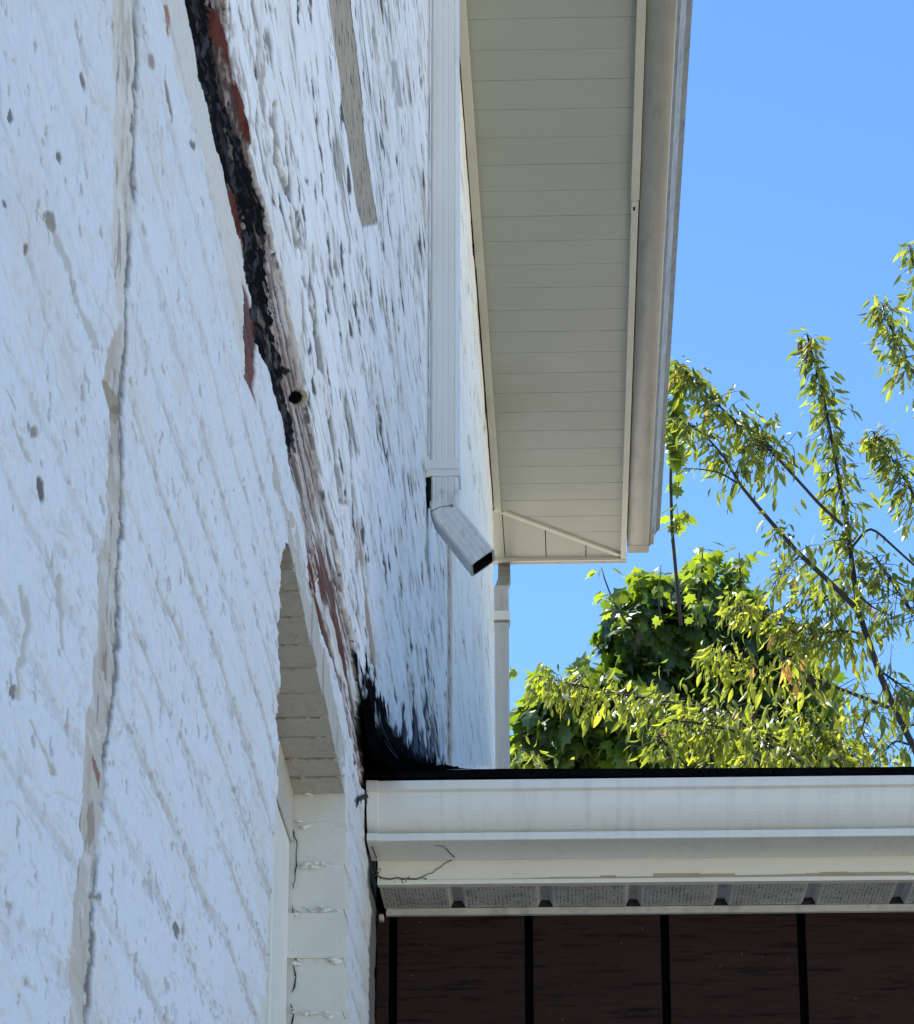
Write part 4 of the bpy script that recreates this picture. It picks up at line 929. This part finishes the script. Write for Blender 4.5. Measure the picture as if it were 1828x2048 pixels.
stems.tube([root+Vector((0.05, 0, 2.2)), Vector(pt(1240, 1560, YM)), Vector(pt(1180, 1470, YM-0.1))], [0.08, 0.05, 0.02], 8)
stems.tube([Vector(pt(1420, 1560, YM+0.2)), Vector(pt(1520, 1450, YM+0.3)), Vector(pt(1490, 1330, YM+0.3))], [0.06, 0.04, 0.015], 8)
for (x0, y0, x1, y1) in ((1400,1420,1300,1260),(1400,1400,1330,1340),(1520,1450,1600,1430),(1240,1540,1120,1480)):
    stems.tube([pt(x0, y0, YM), pt((x0+x1)/2+8, (y0+y1)/2, YM), pt(x1, y1, YM)], [0.03, 0.02, 0.008], 6)
stems.build('trunk', 'bark', mp)

# ---- slender-leaved fruit tree
YP = 16.2
ft = empty('fruit_tree', (2.6, YP, GROUND), 'airy fruit tree with narrow drooping leaves and long bare shoots at the right', 'tree')
br = MB(); PL = []; DL = []; NL = []; SL = []; VL = []
def limb(pts, r0, r1, Y0=YP, Y1=None, seg=5):
    Y1 = Y0 if Y1 is None else Y1; A = np.array(pts, float); n = len(A)
    t = np.linspace(0, n-1, (n-1)*seg+1); X = np.interp(t, range(n), A[:, 0]); Yp = np.interp(t, range(n), A[:, 1])
    X = np.convolve(np.pad(X, 2, 'edge'), [.1, .2, .4, .2, .1], 'valid'); Yp = np.convolve(np.pad(Yp, 2, 'edge'), [.1, .2, .4, .2, .1], 'valid')
    D_ = np.linspace(Y0, Y1, len(t)); P = onY(X, Yp, 1.0)*D_[:, None]
    br.tube([tuple(p) for p in P], list(np.linspace(r0, r1, len(t))), 6); return P
def leafy(P, a, b_, n, spread, smin=0.05, smax=0.095, droop=0.9, young=0.0, var=(0.0, 0.62)):
    n = int(n*(1.5 if var[1] < 0.7 else 1.6)); young *= 0.4 if var[1] < 0.7 else 0.15
    m = len(P)-1; tq = RG.uniform(a, b_, n)*m; i = np.minimum(tq.astype(int), m-1)
    c = P[i] + (P[i+1]-P[i])*(tq-i)[:, None]; ax = P[-1]-P[0]; ax = ax/np.linalg.norm(ax)
    fall = 0.35 + 0.65*np.clip((b_ - tq/m)/(b_-a+1e-6), 0, 1)
    off = RG.normal(size=(n, 3)); p = c + off*spread*fall[:, None] + np.array([0, 0, -0.3*spread])
    PL.append(p); o2 = off/np.linalg.norm(off, axis=1, keepdims=True)
    DL.append(o2*0.55 + np.array([0, 0, -droop]) + ax*0.25 + RG.normal(size=(n, 3))*0.15); NL.append(RG.normal(size=(n, 3)) + np.array([0, 0, 0.5]))
    SL.append(RG.uniform(smin, smax, n)*(0.8+0.3*fall)*0.98*RG.choice([0.65, 1.0, 1.0, 1.25], n)); v = RG.uniform(var[0], var[1], n)
    tip = (tq/m > b_-0.035*(b_-a)) & (RG.random(n) < 0.4*(var[0] < 0.02)*(n > 60)); v = np.where(tip, 1.0, v); v = np.where(RG.random(n) < young, 1.0, v); VL.append(v)
    # short twiglets that carry the leaves
    for k in range(0, n, 4):
        br.tube([tuple(c[k]), tuple(c[k]*0.45+p[k]*0.55+np.array([0, 0, 0.01])), tuple(p[k])], [0.0028, 0.002, 0.001], 4, cap=False)
S1 = limb([(1900,1640),(1830,1500),(1790,1420),(1758,1345),(1735,1275),(1716,1222)], 0.019, 0.016)
A = limb([(1716,1222),(1705,1130),(1692,1040),(1675,940),(1658,850),(1642,770),(1625,710),(1612,662)], 0.016, 0.004); leafy(A, 0.05, 1.0, 430, 0.075, young=0.02)
Bq = limb([(1714,1218),(1650,1155),(1590,1100),(1530,1030),(1480,970),(1450,915),(1408,868),(1352,832)], 0.016, 0.003, YP-0.2, YP-0.7); leafy(Bq, 0.12, 0.42, 60, 0.075); leafy(Bq, 0.6, 1.0, 90, 0.075)
B2 = limb([(1478,968),(1440,945),(1400,938),(1362,937)], 0.006, 0.002, YP-0.6); leafy(B2, 0.7, 1.0, 7, 0.012, 0.03, 0.05)
Cc = limb([(1690,1055),(1640,1010),(1600,965),(1540,900),(1480,850),(1430,805),(1385,755),(1352,728)], 0.010, 0.003, YP-0.3, YP-0.5); leafy(Cc, 0.38, 1.0, 330, 0.085, young=0.03)
C2 = limb([(1560,915),(1530,880),(1518,845)], 0.005, 0.002, YP-0.4); leafy(C2, 0.3, 1, 45, 0.06)
E_ = limb([(1700,1100),(1740,1050),(1800,1105),(1850,1150)], 0.0075, 0.006, YP)
for pts, n, sp in (([(1860,800),(1820,735),(1795,690),(1770,625),(1765,605)], 170, 0.085), ([(1870,1050),(1828,990),(1795,935),(1765,885),(1742,860)], 210, 0.075), ([(1850,620),(1835,560),(1822,510),(1818,485)], 50, 0.05),
                   ([(1716,1190),(1745,1215),(1790,1235)], 26, 0.09), ([(1870,1260),(1820,1220),(1780,1160),(1750,1110)], 120, 0.12), ([(1712,1205),(1680,1190),(1640,1195),(1590,1180)], 70, 0.09), ([(1600,1110),(1580,1130),(1545,1170)], 60, 0.09),
                   ([(1758,1340),(1800,1370),(1850,1395)], 70, 0.10), ([(1780,1400),(1740,1420),(1720,1460),(1745,1500)], 55, 0.10), ([(1735,1275),(1700,1260),(1650,1265),(1600,1270),(1560,1250)], 150, 0.10),
                   ([(1820,1490),(1790,1480),(1762,1510),(1740,1535)], 24, 0.09), ([(1850,1440),(1810,1455),(1780,1500)], 24, 0.10)):
    P = limb(pts, 0.007, 0.002, YP+RG.uniform(-0.5, 0.5)); leafy(P, 0.15, 1.0, n, sp, young=0.02)
# lower limbs that reach left in front of the maple
for pts, n, sp, Y0 in (([(1790,1420),(1700,1385),(1600,1350),(1500,1330),(1440,1310),(1420,1290)], 190, 0.115, YP+0.4), ([(1735,1290),(1640,1260),(1560,1240),(1490,1215),(1450,1190)], 170, 0.10, YP+0.5),
                       ([(1800,1600),(1680,1540),(1560,1480),(1450,1430),(1350,1405),(1250,1390),(1150,1370),(1070,1350)], 430, 0.120, YP-0.3), ([(1700,1600),(1600,1520),(1500,1470),(1420,1450),(1340,1440)], 300, 0.12, YP-0.5),
                       ([(1420,1600),(1380,1540),(1340,1500),(1310,1460)], 80, 0.12, YP-0.6), ([(1750,1600),(1690,1520),(1650,1470),(1610,1420)], 260, 0.115, YP-0.1),
                       ([(1150,1640),(1100,1560),(1060,1510),(1040,1490)], 60, 0.09, YP), ([(1560,1600),(1530,1540),(1500,1510)], 150, 0.11, YP-0.6)):
    P = limb(pts, 0.012, 0.003, Y0, Y0-0.4); leafy(P, 0.1, 1.0, n, sp, 0.05, 0.10, young=0.004, var=(0.05, 0.94))
P = limb([(1560,1310),(1580,1320),(1600,1330)], 0.004, 0.002, YP-0.5); leafy(P, 0, 1, 20, 0.05, young=1.6)
br.tube([(2.75, YP+0.1, GROUND), (2.72, YP, 1.2), tuple(pt(1960, 1800, YP)), tuple(pt(1900, 1640, YP))], [0.09, 0.07, 0.05, 0.034], 9)
for pts in ([(1900,1640),(1800,1600)], [(1960,1800),(1700,1600)], [(1960,1800),(1420,1600)], [(1960,1800),(1300,1640)], [(1960,1800),(1560,1600)], [(1960,1800),(1750,1600)], [(1960,1800),(1150,1640)]):
    br.tube([tuple(pt(x, y, YP)) for x, y in pts], [0.025, 0.012], 6)
for pts in ([(1950,1760),(1860,800)], [(1960,1700),(1870,1050)], [(1960,1700),(1870,1260)], [(1940,1200),(1850,620)]):
    br.tube([tuple(pt(x, y, YP)) for x, y in pts], [0.02, 0.008], 6)
link('crown', leaves_mesh('crown', 'narrow', np.concatenate(PL), np.concatenate(DL), np.concatenate(NL), np.concatenate(SL), np.concatenate(VL), 'fruit_leaf'), ft)
br.build('trunk', 'bark', ft)
